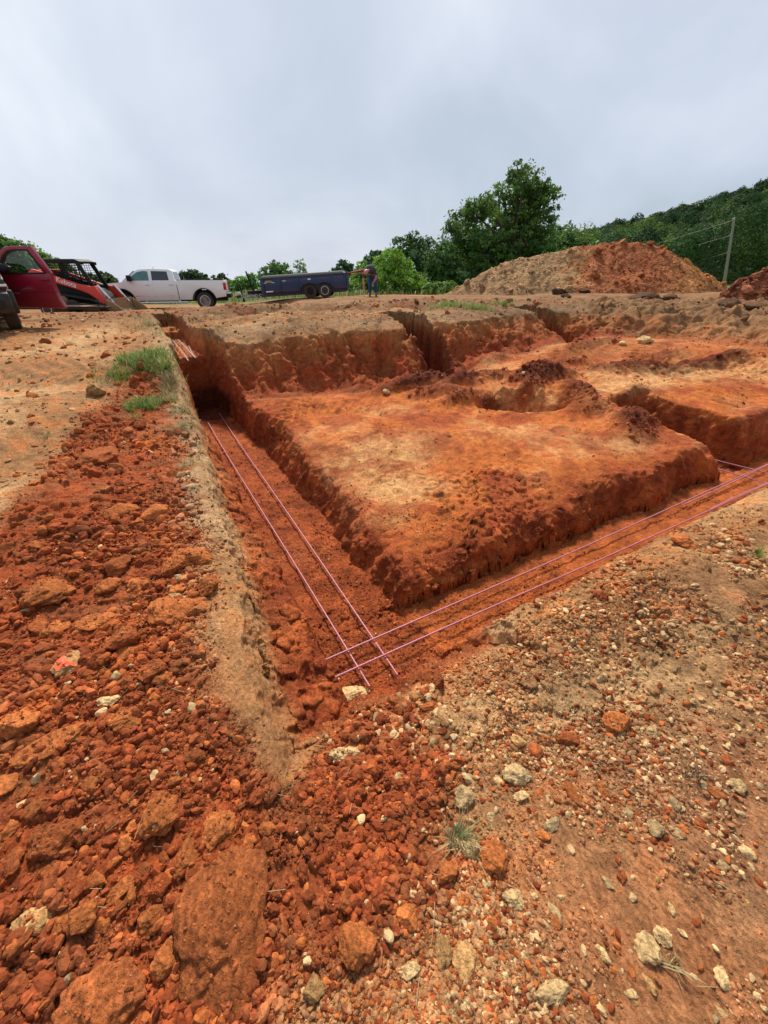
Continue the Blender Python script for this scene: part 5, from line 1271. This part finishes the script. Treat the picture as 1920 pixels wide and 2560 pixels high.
def tree(name, lobes, foot, label, cat, base=(.045, .085, .018), nclump=260, nleaf=22, leaf=.16, trunk=.25, seed=1, group=None, **kw):
    foot = Vector(foot); root = empty(name, foot); tag(root, label, cat, group)
    v, f, c = crown_mesh([(l[0]-foot.x, l[1]-foot.y, l[2]-foot.z, l[3]) for l in lobes], nclump, nleaf, leaf, base, seed, **kw)
    o = link('crown', npmesh('crown', v, f, [M['leaf']], c), root)
    r_ = random.Random(seed)
    def tf(bm):
        top = max(lobes, key=lambda l: l[2]); T = Vector((top[0]-foot.x, top[1]-foot.y, top[2]-foot.z))
        base_ = [Vector((0, 0, -.3)), Vector((T.x*.1, T.y*.1, T.z*.25)), Vector((T.x*.45, T.y*.4, T.z*.6)), T]
        tube(bm, base_, [trunk, trunk*.8, trunk*.5, trunk*.12], 9)
        for l in lobes:
            c_ = Vector((l[0]-foot.x, l[1]-foot.y, l[2]-foot.z)); t = r_.uniform(.2, .6)
            s = Vector((T.x*.4*t, T.y*.4*t, T.z*t*.8))
            mid = s.lerp(c_, .5)+Vector((r_.uniform(-.1, .1), r_.uniform(-.1, .1), .1))*l[3]
            tube(bm, [s, mid, c_], [trunk*.45, trunk*.28, trunk*.10], 6)
            for k in range(3):
                e = c_+Vector((r_.uniform(-1, 1), r_.uniform(-1, 1), r_.uniform(-.4, 1)))*l[3]*.8
                tube(bm, [mid.lerp(c_, .6), c_.lerp(e, .5), e], [trunk*.14, trunk*.09, trunk*.03], 5)
    part('trunk', root, M['bark'], tf)
    return root
def plobes(L, Yd, seed, spread=.5):
    """lobes given by sight line, each set near the tree's distance with its own depth"""
    r_ = random.Random(seed); out = []
    for px, py, rp in L:
        Y = Yd+r_.uniform(-1, 1)*spread
        d = ray(px, py); k = Y/d[1]
        r = rp/864*(Y*CP)*1.02
        out.append((d[0]*k, Y, EYE+d[2]*k, r))
    return out
def footat(px, Yd, z=.1):
    d = ray(px, 600); return (d[0]*Yd/d[1], Yd, z)
BIG = [(1140, 390, 30), (1128, 366, 18), (1172, 395, 24), (1182, 420, 26), (1095, 418, 32), (1060, 438, 26), (1030, 452, 24), (1000, 470, 22), (985, 494, 22), (1020, 500, 36), (1130, 450, 50), (1168, 470, 38), (1070, 490, 46),
       (1180, 510, 30), (1110, 520, 60), (1050, 540, 50), (1000, 555, 42), (1160, 560, 46), (1090, 580, 55), (1020, 595, 42), (975, 590, 32), (1150, 600, 40), (1150, 418, 30), (1185, 545, 24)]
tree('broadleaf_tree', [(a, b, c, d*.98) for a, b, c, d in plobes([(p_-6, q_+8, r_) for p_, q_, r_ in BIG], 44, 3, 2.0)], footat(1100, 44), 'tall leaning broadleaf tree rising behind the left end of the spoil pile', 'tree', (.046, .092, .018), 1050, 26, .15, .38, 7, hollow=.35)
TL = [
 ('bushy_tree', [(870, 545, 30), (895, 530, 22), (915, 550, 28), (850, 570, 30), (890, 585, 38), (930, 590, 30), (905, 612, 30)], 50, 'dark rounded tree left of the tall broadleaf tree', (.03, .065, .018), 260, 22, .18),
 ('bushy_tree', [(945, 560, 26), (965, 540, 18), (960, 590, 36), (935, 610, 26), (985, 615, 26)], 40, 'dense dark bush hugging the left foot of the tall tree', (.035, .075, .018), 220, 24, .15),
 ('shrub', [(830, 575, 22), (850, 560, 20), (845, 600, 26), (868, 588, 26), (880, 615, 26), (860, 628, 20), (905, 625, 24), (820, 600, 20)], 32, 'bright green leafy bush right behind the bending man', (.085, .17, .022), 260, 26, .11),
 ('shrub', [(775, 605, 18), (785, 585, 16), (800, 612, 22), (765, 622, 16), (820, 625, 18)], 33, 'bright green bush left of the bending man', (.08, .16, .025), 170, 24, .11),
 ('bushy_tree', [(740, 578, 14), (752, 586, 14), (730, 590, 12), (742, 602, 16)], 60, 'small round dark tree above the rear end of the blue trailer', (.035, .065, .028), 120, 18, .2),
 ('bushy_tree', [(800, 565, 14), (812, 556, 14), (822, 572, 18), (795, 582, 16), (780, 590, 14)], 55, 'slim dark tree between the round tree and the bright bush', (.035, .07, .022), 140, 20, .18),
 ('shrub', [(950, 625, 16), (975, 628, 16), (930, 630, 16)], 30, 'low green bush at the left toe of the spoil pile', (.06, .12, .02), 120, 20, .10),
 ('bushy_tree', [(1215, 515, 24), (1240, 530, 26), (1200, 540, 26), (1225, 560, 34), (1265, 550, 28)], 60, 'mid green tree right of the tall tree at the start of the wooded hill', (.045, .09, .02), 220, 22, .2),
 ('shrub', [(580, 585, 12), (598, 578, 14), (615, 585, 14), (570, 598, 14), (600, 600, 20), (628, 598, 12)], 45, 'feathery green bush behind the front of the blue trailer', (.06, .12, .035), 170, 16, .13),
 ('sapling', [(645, 572, 10), (652, 590, 12), (640, 600, 12), (655, 566, 6)], 42, 'sparse young sapling standing above the middle of the blue trailer', (.12, .17, .08), 60, 9, .11),
 ('shrub', [(500, 620, 14), (520, 612, 14), (540, 608, 14), (530, 625, 18), (550, 620, 16)], 48, 'light green bush between the white pickup and the blue trailer', (.07, .14, .03), 170, 18, .14),
 ('bushy_tree', [(400, 604, 14), (418, 600, 14), (436, 606, 14)], 60, 'dark low tree showing over the bed of the white pickup', (.035, .06, .025), 120, 16, .2),
 ('bushy_tree', [(465, 607, 10), (480, 600, 8), (486, 612, 12)], 60, 'small twiggy dark bush at the tail of the white pickup', (.035, .06, .025), 60, 12, .2),
 ('bushy_tree', [(228, 604, 14), (240, 606, 12), (216, 608, 12), (235, 615, 14)], 62, 'dark tree between the loader cab and the white pickup hood', (.03, .055, .02), 110, 18, .22),
 ('bushy_tree', [(5, 545, 30), (25, 540, 22), (0, 575, 34), (40, 560, 24), (-40, 550, 40), (-60, 590, 40)], 38, 'tall green tree at the far left behind the maroon pickup', (.05, .10, .022), 300, 24, .15),
 ('bushy_tree', [(70, 558, 22), (90, 566, 20), (60, 585, 28), (100, 585, 24)], 40, 'bright green tree seen through the open door window', (.065, .13, .025), 240, 22, .14),
 ('bushy_tree', [(125, 580, 18), (140, 588, 16), (115, 595, 20)], 48, 'dark green tree between the open door and the loader cab', (.04, .075, .02), 150, 18, .17),
 ('bushy_tree', [(175, 612, 18), (195, 612, 18), (155, 610, 18)], 70, 'low dark tree seen through the loader cab', (.035, .065, .025), 120, 14, .25),
 ('bushy_tree', [(-130, 560, 60), (-180, 580, 60), (-220, 560, 60)], 45, 'broad tree beyond the left edge behind the maroon pickup', (.045, .09, .022), 260, 20, .2),
]
for i, (nm, L, Yd, lab, base, nc, nl, lf) in enumerate(TL):
    lb = plobes(L, Yd, 20+i, Yd*.03)
    fx = sum(l[0] for l in lb)/len(lb)
    tree(nm, lb, (fx, Yd, .0), lab, 'bush' if nm == 'shrub' else 'tree', base, int(nc*1.15), nl, lf*.9, .05+.1*(nm == 'bushy_tree'), 40+i)
print('trees', time.time()-T0)
# wooded hill
def hillz(az, r):
    ridge = np.interp(az, [-30, 0, 8, 14, 18.5, 22, 26, 30, 34, 37, 45, 60, 80], [0, 0, 0, 5, 9.5, 13.5, 18, 22, 26.5, 31, 39, 44, 34])
    return ridge*ss(r, 95, 320)*(1+.0*az)-2*(1-ss(r, 60, 110))
def hill():
    az = np.linspace(2, 78, 160); r = np.linspace(78, 420, 90)
    A, RR = np.meshgrid(az, r, indexing='ij')
    x = RR*np.sin(np.radians(A)); y = RR*np.cos(np.radians(A))
    z = hillz(A, RR)+1.5*pn(x, y, .02, 200)*ss(RR, 100, 160)-.5-30*ss(RR, 330, 420)
    idx = np.arange(x.size).reshape(x.shape)
    f = np.stack([idx[:-1, :-1], idx[:-1, 1:], idx[1:, 1:], idx[1:, :-1]], -1).reshape(-1, 4)
    m = simple('hill_soil', (.03, .045, .015), .95, noise=.4, nscale=.2)
    o = link('hill', npmesh('hill', np.stack([x.ravel(), y.ravel(), z.ravel()], 1), f, [m], None, True)); tag(o, kind='structure')
    r_ = np.random.default_rng(77); V = []; F = []; Cc = []; off = 0
    cells = []
    R_ = 90.0
    while R_ < 338:
        nb = int(math.radians(46)*R_/6.6)
        for k in range(nb):
            cells.append((R_+r_.uniform(-2.2, 2.2), 7+46*(k+r_.uniform(.1, .9))/nb))
        R_ += 6.2 if R_ > 130 else 5
    for i, (R0, a0) in enumerate(cells):
        cx, cy = R0*math.sin(R(a0)), R0*math.cos(R(a0)); cz = float(hillz(np.array([a0]), np.array([R0]))[0])
        h = r_.uniform(6, 10.5); w = r_.uniform(2.9, 4.6)
        k = int(np.interp(R0, [90, 160, 330], [1200, 760, 330])); lf = np.interp(R0, [90, 160, 330], [.22, .30, .50])
        d = r_.normal(size=(k, 3)); d[:, 2] = np.where(d[:, 2] < -.4, -d[:, 2], d[:, 2]); d /= np.linalg.norm(d, axis=1)[:, None]
        lump = 1+.30*pn3(d[:, 0]*1.0, d[:, 1], d[:, 2], 2.2, i % 40)+.10*pn3(d[:, 0], d[:, 1], d[:, 2], 5.5, i % 31)
        rad = lump*(1-.22*r_.random(k)**2)
        p = np.array([cx, cy, cz+h*.55])+d*rad[:, None]*np.array([w, w, h*.48])
        if R0 < 110:
            kk = k//4; p[:kk, 2] = cz+r_.uniform(0, .5, kk)*h
        nn = d/np.array([w, w, h*.48]); nn /= np.linalg.norm(nn, axis=1)[:, None]
        v, f = leafquads(p, np.full(k, lf), .0, int(i)+5, .75, nn, .30)
        t = r_.random(); base = np.array([.020, .048, .015])*(1-t)+np.array([.036, .078, .016])*t
        if r_.random() < .2: base = np.array([.060, .105, .018])
        base = base*(1-.35*min(1, max(0, (R0-150)/170)))+np.array([.0, .002, .005])  # distance haze put into the leaf colour: far crowns darker and bluer
        base = base*r_.uniform(.6, 1.35)
        c = base[None]*1.45*(1+.10*r_.normal(size=(k, 1)))
        V.append(v); F.append(f+off); Cc.append(np.clip(np.repeat(c, 4, 0), .004, .3)); off += len(v)
    o = link('forest', npmesh('forest', np.vstack(V), np.vstack(F), [M['farleaf']], np.vstack(Cc)))
    tag(o, 'dense green wood covering the far hillside', 'forest', kind='stuff')
hill()
print('hill', time.time()-T0)

# ------------------------------------------------------------------ spoil piles
def pile(name, Yc, sil, zb, wf, wb, label, colf, seed, lean=0):
    """ridge line from the sky outline at distance Yc; slopes at the soil's angle of rest"""
    X = []; Z = []
    for px, py in sil:
        d = ray(px, py); k = Yc/d[1]; X.append(d[0]*k); Z.append(EYE+d[2]*k)
    X = np.array(X); Z = np.array(Z)
    nx = 520; ny = 300
    x = np.linspace(X[0]-1.5, X[-1]+1.5, nx); y = np.linspace(Yc-wf-.8, Yc+wb+.8, ny)
    A, B = np.meshgrid(x, y, indexing='ij')
    top = np.interp(A, X, Z, left=zb-1, right=zb-1)-zb
    top = np.maximum(top, -.3)
    dy = B-(Yc+.35*pn(A, B*0, .35, seed))
    w = np.where(dy < 0, wf, wb)
    sl = top-np.abs(dy)*(np.max(top)/w)*(1+.12*pn(A, B, .8, seed+1))
    # summit rounding
    h = smin(sl, top*1.0, .12)
    gul = np.abs(pn(A, B*.25, .9, seed+2))*.28+np.abs(pn(A, B*.35, 2.4, seed+3))*.10
    h = h-gul*ss(-dy, .3, 1.5)*(top > .4)+.05*fbm(A, B, 1.6, 4, seed+4)+clods(A, B, 2.2, seed+5, .5)*.13+clods(A, B, 5.5, seed+6, .7)*.07+clods(A, B, 11, seed+8, .8)*.028
    edge = np.minimum.reduce([ss(A, x[0], x[0]+1), 1-ss(A, x[-1]-1, x[-1]), ss(B, y[0], y[0]+.7), 1-ss(B, y[-1]-.7, y[-1])])
    z = zb+np.where(edge < 1, lerp(-.5, h, edge), h)-.02
    c = colf(A.ravel(), B.ravel(), z.ravel()-zb)
    idx = np.arange(A.size).reshape(A.shape)
    f = np.stack([idx[:-1, :-1], idx[1:, :-1], idx[1:, 1:], idx[:-1, 1:]], -1).reshape(-1, 4)
    o = link(name, npmesh(name, np.stack([A.ravel(), B.ravel(), z.ravel()], 1), f, [M['pile']], c, True)); tag(o, label, 'dirt pile')
    # stones on its slope
    r_ = np.random.default_rng(seed); n = 1400
    ii = r_.integers(20, nx-20, n); jj = r_.integers(5, ny//2+20, n); ok = (z[ii, jj] > zb+.03)
    ii, jj = ii[ok], jj[ok]; s = .03*(r_.pareto(2.2, len(ii))+1); s = np.minimum(s, .22)
    cc = c.reshape(nx, ny, 3)[ii, jj]*r_.uniform(.6, 1.6, len(ii))[:, None]
    st_ = stones('stones', np.stack([A[ii, jj], B[ii, jj], z[ii, jj]+s*.2], 1), s, np.clip(cc, 0, .7), 1); st_.parent = o; st_['kind'] = 'stuff'
def col1(x, y, z):
    n = fbm(x, y, .35, 4, 300); nf = fbm(x, y, 2.2, 4, 304)
    C = lambda *c: np.array(c, np.float32)
    tan = C(.34, .20, .095); org = C(.38, .155, .05); red = C(.27, .075, .027)
    u = x-np.array(0); c = np.tile(org, (len(x), 1))
    xt = 8.9+.35*z+.5*n
    xt = xt+.9*nf; wr = ss(x, xt-.5, xt+1.1)*(1-ss(x-.9*(z-1.5)+.8*nf, 13.2, 15.8))
    c = c+(red-c)*np.clip(wr*(.85+.4*nf), 0, 1)[:, None]
    wt = 1-ss(x, xt-.6, xt+.4); c = c+(tan-c)*np.clip(wt*.95, 0, 1)[:, None]
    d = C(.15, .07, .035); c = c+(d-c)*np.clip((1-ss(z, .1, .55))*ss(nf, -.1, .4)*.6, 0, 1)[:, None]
    return np.clip(c*(1+.2*nf)[:, None], .01, .8)
pile('dirt_pile', 24, [(940, 640), (975, 626), (1000, 612), (1050, 585), (1090, 565), (1130, 554), (1190, 546), (1240, 532), (1290, 526), (1330, 523), (1380, 522), (1420, 529), (1450, 541), (1490, 565), (1540, 596), (1580, 622), (1600, 640)], .82, 3.6, 3.6,
     'long mound of excavated soil, tan at its left end and red in the middle', col1, 410)
def col2(x, y, z):
    nf = fbm(x, y, 2.2, 4, 314)[:, None]
    return np.clip(np.array([[.17, .05, .022]])*(1+.35*nf)+np.array([[.08, .05, .03]])*np.clip(nf, 0, 1), .01, .8)
pile('dirt_pile', 14.5, [(1570, 636), (1595, 622), (1615, 608), (1635, 596), (1659, 582), (1720, 545), (1850, 520), (1950, 560)], .8, 2.2, 2.6, 'dark red heap of clods cut by the right edge of the picture', col2, 440)
print('piles', time.time()-T0)

# ------------------------------------------------------------------ grass
def blades(pos, hgt, wid, col, seed, lean=.5, curl=.6):
    """curved three-segment blades"""
    r_ = np.random.default_rng(seed); n = len(pos)
    a = r_.random(n)*6.283; d = np.stack([np.cos(a), np.sin(a)], 1); ln = np.abs(r_.normal(size=n))*lean
    side = np.stack([-d[:, 1], d[:, 0], np.zeros(n)], 1)*wid[:, None]*.5
    V = []
    for t, ww in ((0, 1), (.4, .9), (.75, .6), (1, .08)):
        out = ln*t+curl*ln*t*t
        c = pos+np.stack([d[:, 0]*out*hgt, d[:, 1]*out*hgt, hgt*(t-.35*ln*t*t)], 1)
        V += [c-side*ww, c+side*ww]
    V = np.stack(V, 1).reshape(-1, 3)
    b = np.arange(n)*8
    F = np.concatenate([np.stack([b+2*k, b+2*k+1, b+2*k+3, b+2*k+2], 1) for k in range(3)])
    return V, F, np.repeat(col, 8, 0)
def grasspatch(name, spots, label, cat, seed, kind=None, green=(.125, .235, .035), dry=.2, group=None):
    """spots: (x,y,radius_x,radius_y,count,height)"""
    r_ = np.random.default_rng(seed); P_ = []; Hh = []
    for (x, y, rx, ry, n, h) in spots:
        k = max(2, n//9); tx = r_.normal(size=k)*rx*.5; ty = r_.normal(size=k)*ry*.5; i = r_.integers(0, k, n)
        xx = x+tx[i]+r_.normal(size=n)*min(rx, ry)*.10; yy = y+ty[i]+r_.normal(size=n)*min(rx, ry)*.10
        P_.append(np.stack([xx, yy], 1)); Hh.append(h*r_.uniform(.35, 1.15, n))
    P_ = np.vstack(P_); Hh = np.concatenate(Hh)
    z = H(P_[:, 0], P_[:, 1])[0]
    n = len(P_); isd = r_.random(n) < dry
    c = np.array(green)[None]*r_.uniform(.55, 1.5, n)[:, None]*(1+r_.normal(size=(n, 1))*np.array([[.25, .05, 0]]))
    c = np.where(isd[:, None], np.array([[.42, .34, .17]])*r_.uniform(.6, 1.2, n)[:, None], c)
    wd = np.clip(Hh*.055, .003, .012)
    V, F, C_ = blades(np.column_stack([P_, z-.01]), Hh, wd, np.clip(c, .01, .6), seed+1, .55)
    o = link(name, npmesh(name, V, F, [M['blade']], C_)); tag(o, label, cat, group, kind); return o
def G(px, py, rx, ry, n, h):
    x, y, z, s = hit(px, py); return (x, y, rx, ry, n, h)
grasspatch('grass_clump', [G(250, 815, .35, .22, 500, .12), G(300, 790, .42, .25, 800, .15), G(335, 770, .35, .3, 700, .16), G(345, 795, .25, .2, 400, .13), G(280, 775, .25, .2, 200, .12)], 'upper wide clump of bright green grass beside the left trench', 'grass clump', 1)
grasspatch('grass_clump', [G(285, 885, .16, .12, 260, .11), G(318, 880, .20, .14, 420, .15), G(335, 872, .13, .12, 200, .13), G(285, 905, .12, .08, 110, .08)], 'lower small clump of bright green grass nearer the trench rim rubble', 'grass clump', 2)
grasspatch('grass_clump', [G(320, 705, .5, .5, 260, .14), G(300, 690, .5, .5, 160, .12), G(345, 720, .25, .4, 160, .12)], 'thin yellow-green grass near the far end of the left trench', 'grass clump', 3, kind='stuff', green=(.13, .19, .05), dry=.45)
grasspatch('dry_grass', [G(370, 860, .14, .25, 420, .10), G(392, 890, .14, .2, 420, .09), G(402, 920, .12, .16, 500, .07), G(365, 820, .12, .25, 240, .12), G(350, 930, .2, .14, 200, .06), G(415, 1000, .08, .2, 200, .06), G(425, 1060, .07, .15, 120, .05), G(372, 830, .1, .3, 160, .16)],
           'straw coloured dead grass and roots along the grey rim of the left trench', 'dry grass', 4, kind='stuff', green=(.22, .26, .09), dry=.7)
grasspatch('grass_clump', [G(985, 664, .5, .35, 800, .17), G(1030, 668, .45, .3, 500, .16), G(950, 668, .4, .3, 300, .12)], 'long green grass tuft on the edge of the cut bank', 'grass clump', 5)
grasspatch('grass_clump', [G(1090, 662, .3, .25, 420, .17)], 'small green grass tuft just right of the long one on the bank edge', 'grass clump', 6)
grasspatch('grass_clump', [G(1270, 660, .3, .25, 120, .12)], 'tiny grass tuft left of the dark sod clods on the bank', 'grass clump', 7)
grasspatch('grass_clump', [G(1345, 656, .5, .3, 200, .12)], 'faint grass strip beside the largest dark sod clod', 'grass clump', 8, green=(.11, .17, .05), dry=.35)
grasspatch('grass_clump', [G(470, 712, .12, .12, 120, .07)], 'small green tuft on the corner tip of the cut bank', 'grass clump', 9, dry=.4)
grasspatch('grass_tuft', [G(985, 1805, .04, .035, 90, .085), G(1005, 1825, .04, .03, 60, .08)], 'half dry grass tuft holding an egg-shaped stone in the foreground gravel', 'grass tuft', 10, green=(.16, .20, .08), dry=.65)
grasspatch('grass_tuft', [G(1505, 1690, .04, .03, 90, .05)], 'dark dead grass knot in the right gravel', 'grass tuft', 11, green=(.10, .08, .05), dry=.1)
grasspatch('grass_tuft', [G(1095, 1545, .03, .03, 80, .05)], 'dark dead grass knot on tan soil below the right trench rim', 'grass tuft', 12, green=(.10, .08, .05), dry=.1)
grasspatch('grass_tuft', [G(1450, 2085, .03, .03, 40, .06)], 'small dry straw tuft below the triangular cream stone', 'grass tuft', 13, green=(.3, .25, .12), dry=.8)
grasspatch('grass_tuft', [G(100, 945, .05, .05, 60, .07)], 'thin yellowish weeds on the driven ground at the left', 'grass tuft', 14, green=(.2, .22, .08), dry=.5)
grasspatch('grass_tuft', [G(1650, 1205, .06, .05, 40, .10)], 'green blades at the right edge above the gravel', 'grass tuft', 15, dry=.3)
# straws lying about
r_ = np.random.default_rng(91); n = 420
pp = np.column_stack([r_.uniform(-1.6, 2.6, n), r_.uniform(.1, 3.4, n)]); hh = H(pp[:, 0], pp[:, 1]); keep = (hh[1]['below'] < .12); pp = pp[keep]; zz = hh[0][keep]; n = len(pp)
a = r_.random(n)*6.283; L_ = r_.uniform(.015, .06, n); L_ = L_*.55; dx = np.cos(a)*L_; dy = np.sin(a)*L_; w = .0008
V = np.stack([np.column_stack([pp[:, 0]-dx-dy*w/L_*1, pp[:, 1]-dy+dx*w/L_, zz+.012]), np.column_stack([pp[:, 0]-dx+dy*w/L_, pp[:, 1]-dy-dx*w/L_, zz+.012]), np.column_stack([pp[:, 0]+dx+dy*w/L_, pp[:, 1]+dy-dx*w/L_, zz+.022]), np.column_stack([pp[:, 0]+dx-dy*w/L_, pp[:, 1]+dy+dx*w/L_, zz+.022])], 1).reshape(-1, 3)
tag(link('straw', npmesh('straw', V, np.arange(n*4).reshape(n, 4), [M['blade']], np.tile([.40, .30, .16], (n*4, 1)))), 'loose dry straws scattered on the foreground soil', 'straw', kind='stuff')
# rough field grass beyond the site
r_ = np.random.default_rng(92); n = 14000
yy = r_.uniform(28.5, 44, n); xx = yy*r_.uniform(-.85, .35, n); zz = macro(xx, yy)
hh = r_.uniform(.15, .5, n)*(1+.6*pn(xx, yy, .5, 95))
c = np.array([[.13, .20, .045]])*r_.uniform(.5, 1.4, n)[:, None]; c = np.where((r_.random(n) < .25)[:, None], np.array([[.36, .32, .14]]), c)
V, F, C_ = blades(np.column_stack([xx, yy, zz]), hh, hh*.12, c, 93)
tag(link('field_grass', npmesh('field_grass', V, F, [M['blade']], C_)), 'tall pale green field grass beyond the trailer and pickups', 'grass', kind='stuff')
print('grass', time.time()-T0)

# ------------------------------------------------------------------ sky and sun
SUN_EL, SUN_AZ = R(50), R(-6)         # azimuth from +Y, negative = left
def build_world():
    w = bpy.data.worlds.new('World'); sc.world = w; w.use_nodes = True; nt = w.node_tree; L = nt.links; N = nt.nodes.new
    bg = nt.nodes['Background']; bg.inputs['Strength'].default_value = .12
    sky = N('ShaderNodeTexSky'); sky.sky_type = 'NISHITA'; sky.sun_disc = False; sky.sun_elevation = SUN_EL; sky.sun_rotation = SUN_AZ
    sky.air_density = 1.0; sky.dust_density = 2.0; sky.ozone_density = 1.0
    tc = N('ShaderNodeTexCoord')
    sep = N('ShaderNodeSeparateXYZ'); L.new(tc.outputs['Generated'], sep.inputs[0])
    # project the direction on a flat cloud layer so streaks run towards the horizon
    add = N('ShaderNodeMath'); add.inputs[1].default_value = .60; L.new(sep.outputs['Z'], add.inputs[0])
    mxm = N('ShaderNodeMath'); mxm.operation = 'MAXIMUM'; mxm.inputs[1].default_value = .05; L.new(add.outputs[0], mxm.inputs[0])
    dx = N('ShaderNodeMath'); dx.operation = 'DIVIDE'; L.new(sep.outputs['X'], dx.inputs[0]); L.new(mxm.outputs[0], dx.inputs[1])
    dy = N('ShaderNodeMath'); dy.operation = 'DIVIDE'; L.new(sep.outputs['Y'], dy.inputs[0]); L.new(mxm.outputs[0], dy.inputs[1])
    cmb = N('ShaderNodeCombineXYZ'); L.new(dx.outputs[0], cmb.inputs[0]); L.new(dy.outputs[0], cmb.inputs[1])
    def layer(rot, scl, scale, detail, rough, dist, lo, hi):
        mp = N('ShaderNodeMapping'); mp.inputs['Rotation'].default_value = (0, 0, rot); mp.inputs['Scale'].default_value = scl; L.new(cmb.outputs[0], mp.inputs['Vector'])
        n = N('ShaderNodeTexNoise'); n.inputs['Scale'].default_value = scale; n.inputs['Detail'].default_value = detail; n.inputs['Roughness'].default_value = rough; n.inputs['Distortion'].default_value = dist
        L.new(mp.outputs[0], n.inputs['Vector'])
        mr = N('ShaderNodeMapRange'); mr.inputs['From Min'].default_value = lo; mr.inputs['From Max'].default_value = hi; mr.interpolation_type = 'SMOOTHSTEP'; L.new(n.outputs['Fac'], mr.inputs['Value'])
        return mr.outputs[0]
    a = layer(R(-50), (1, .95, 1), 1.5, 8, .5, .5, .27, .77)
    b = layer(R(-58), (1, .5, 1), 3.4, 8, .5, .4, .25, .8)
    c = layer(R(20), (1, 1, 1), .45, 3, .5, .3, .3, .7)
    m1 = N('ShaderNodeMath'); m1.operation = 'MULTIPLY_ADD'; L.new(a, m1.inputs[0]); m1.inputs[1].default_value = .55
    m2 = N('ShaderNodeMath'); m2.operation = 'MULTIPLY'; L.new(b, m2.inputs[0]); m2.inputs[1].default_value = .12; L.new(m2.outputs[0], m1.inputs[2])
    m3 = N('ShaderNodeMath'); m3.operation = 'MULTIPLY_ADD'; L.new(c, m3.inputs[0]); m3.inputs[1].default_value = .30; L.new(m1.outputs[0], m3.inputs[2])
    # brighter towards a bright cloud patch at left, apart from the sun
    ga, ge = R(-42), R(34); sd = (math.sin(ga)*math.cos(ge), math.cos(ga)*math.cos(ge), math.sin(ge))
    dt = N('ShaderNodeVectorMath'); dt.operation = 'DOT_PRODUCT'; L.new(tc.outputs['Generated'], dt.inputs[0]); dt.inputs[1].default_value = sd
    gl = N('ShaderNodeMapRange'); gl.inputs['From Min'].default_value = .0; gl.inputs['From Max'].default_value = 1.0; gl.inputs['To Min'].default_value = -.26; gl.inputs['To Max'].default_value = .42; L.new(dt.outputs['Value'], gl.inputs['Value'])
    m4 = N('ShaderNodeMath'); L.new(m3.outputs[0], m4.inputs[0]); L.new(gl.outputs[0], m4.inputs[1])
    ramp = N('ShaderNodeValToRGB'); L.new(m4.outputs[0], ramp.inputs[0])
    e = ramp.color_ramp.elements
    k = 7.5
    e[0].position = .0; e[0].color = (.36*k/8, .46*k/8, .55*k/8, 1)
    e[1].position = 1.0; e[1].color = (.82*k/8, .87*k/8, .93*k/8, 1)
    for p_, c_ in ((.3, (.43, .51, .60)), (.52, (.54, .60, .71)), (.75, (.65, .705, .80))):
        q = e.new(p_); q.color = (*[v*k/8 for v in c_], 1)
    sc8 = N('ShaderNodeVectorMath'); sc8.operation = 'SCALE'; sc8.inputs['Scale'].default_value = 8; L.new(ramp.outputs[0], sc8.inputs[0])
    mix = N('ShaderNodeMix'); mix.data_type = 'RGBA'; mix.inputs['Factor'].default_value = .93
    L.new(sky.outputs[0], mix.inputs['A']); L.new(sc8.outputs[0], mix.inputs['B']); L.new(mix.outputs['Result'], bg.inputs['Color'])
build_world()
sun_d = bpy.data.lights.new('sun', 'SUN'); sun_d.energy = 4.6; sun_d.angle = R(9); sun_d.color = (1, .92, .80)
sun = bpy.data.objects.new('sun', sun_d); COL.objects.link(sun)
sun.rotation_euler = (math.pi/2-SUN_EL, 0, math.pi-SUN_AZ)
sun.location = (0, 0, 30)
_d = Vector((math.sin(SUN_AZ)*math.cos(SUN_EL), math.cos(SUN_AZ)*math.cos(SUN_EL), math.sin(SUN_EL)))
sun.rotation_euler = _d.to_track_quat('Z', 'Y').to_euler()
vs = sc.view_settings; vs.view_transform = 'Standard'; vs.look = 'None'; vs.gamma = 1; vs.use_curve_mapping = False; vs.exposure = 0.30
sc.cycles.use_denoising = True
sc.cycles.max_bounces = 6
print('total', time.time()-T0)
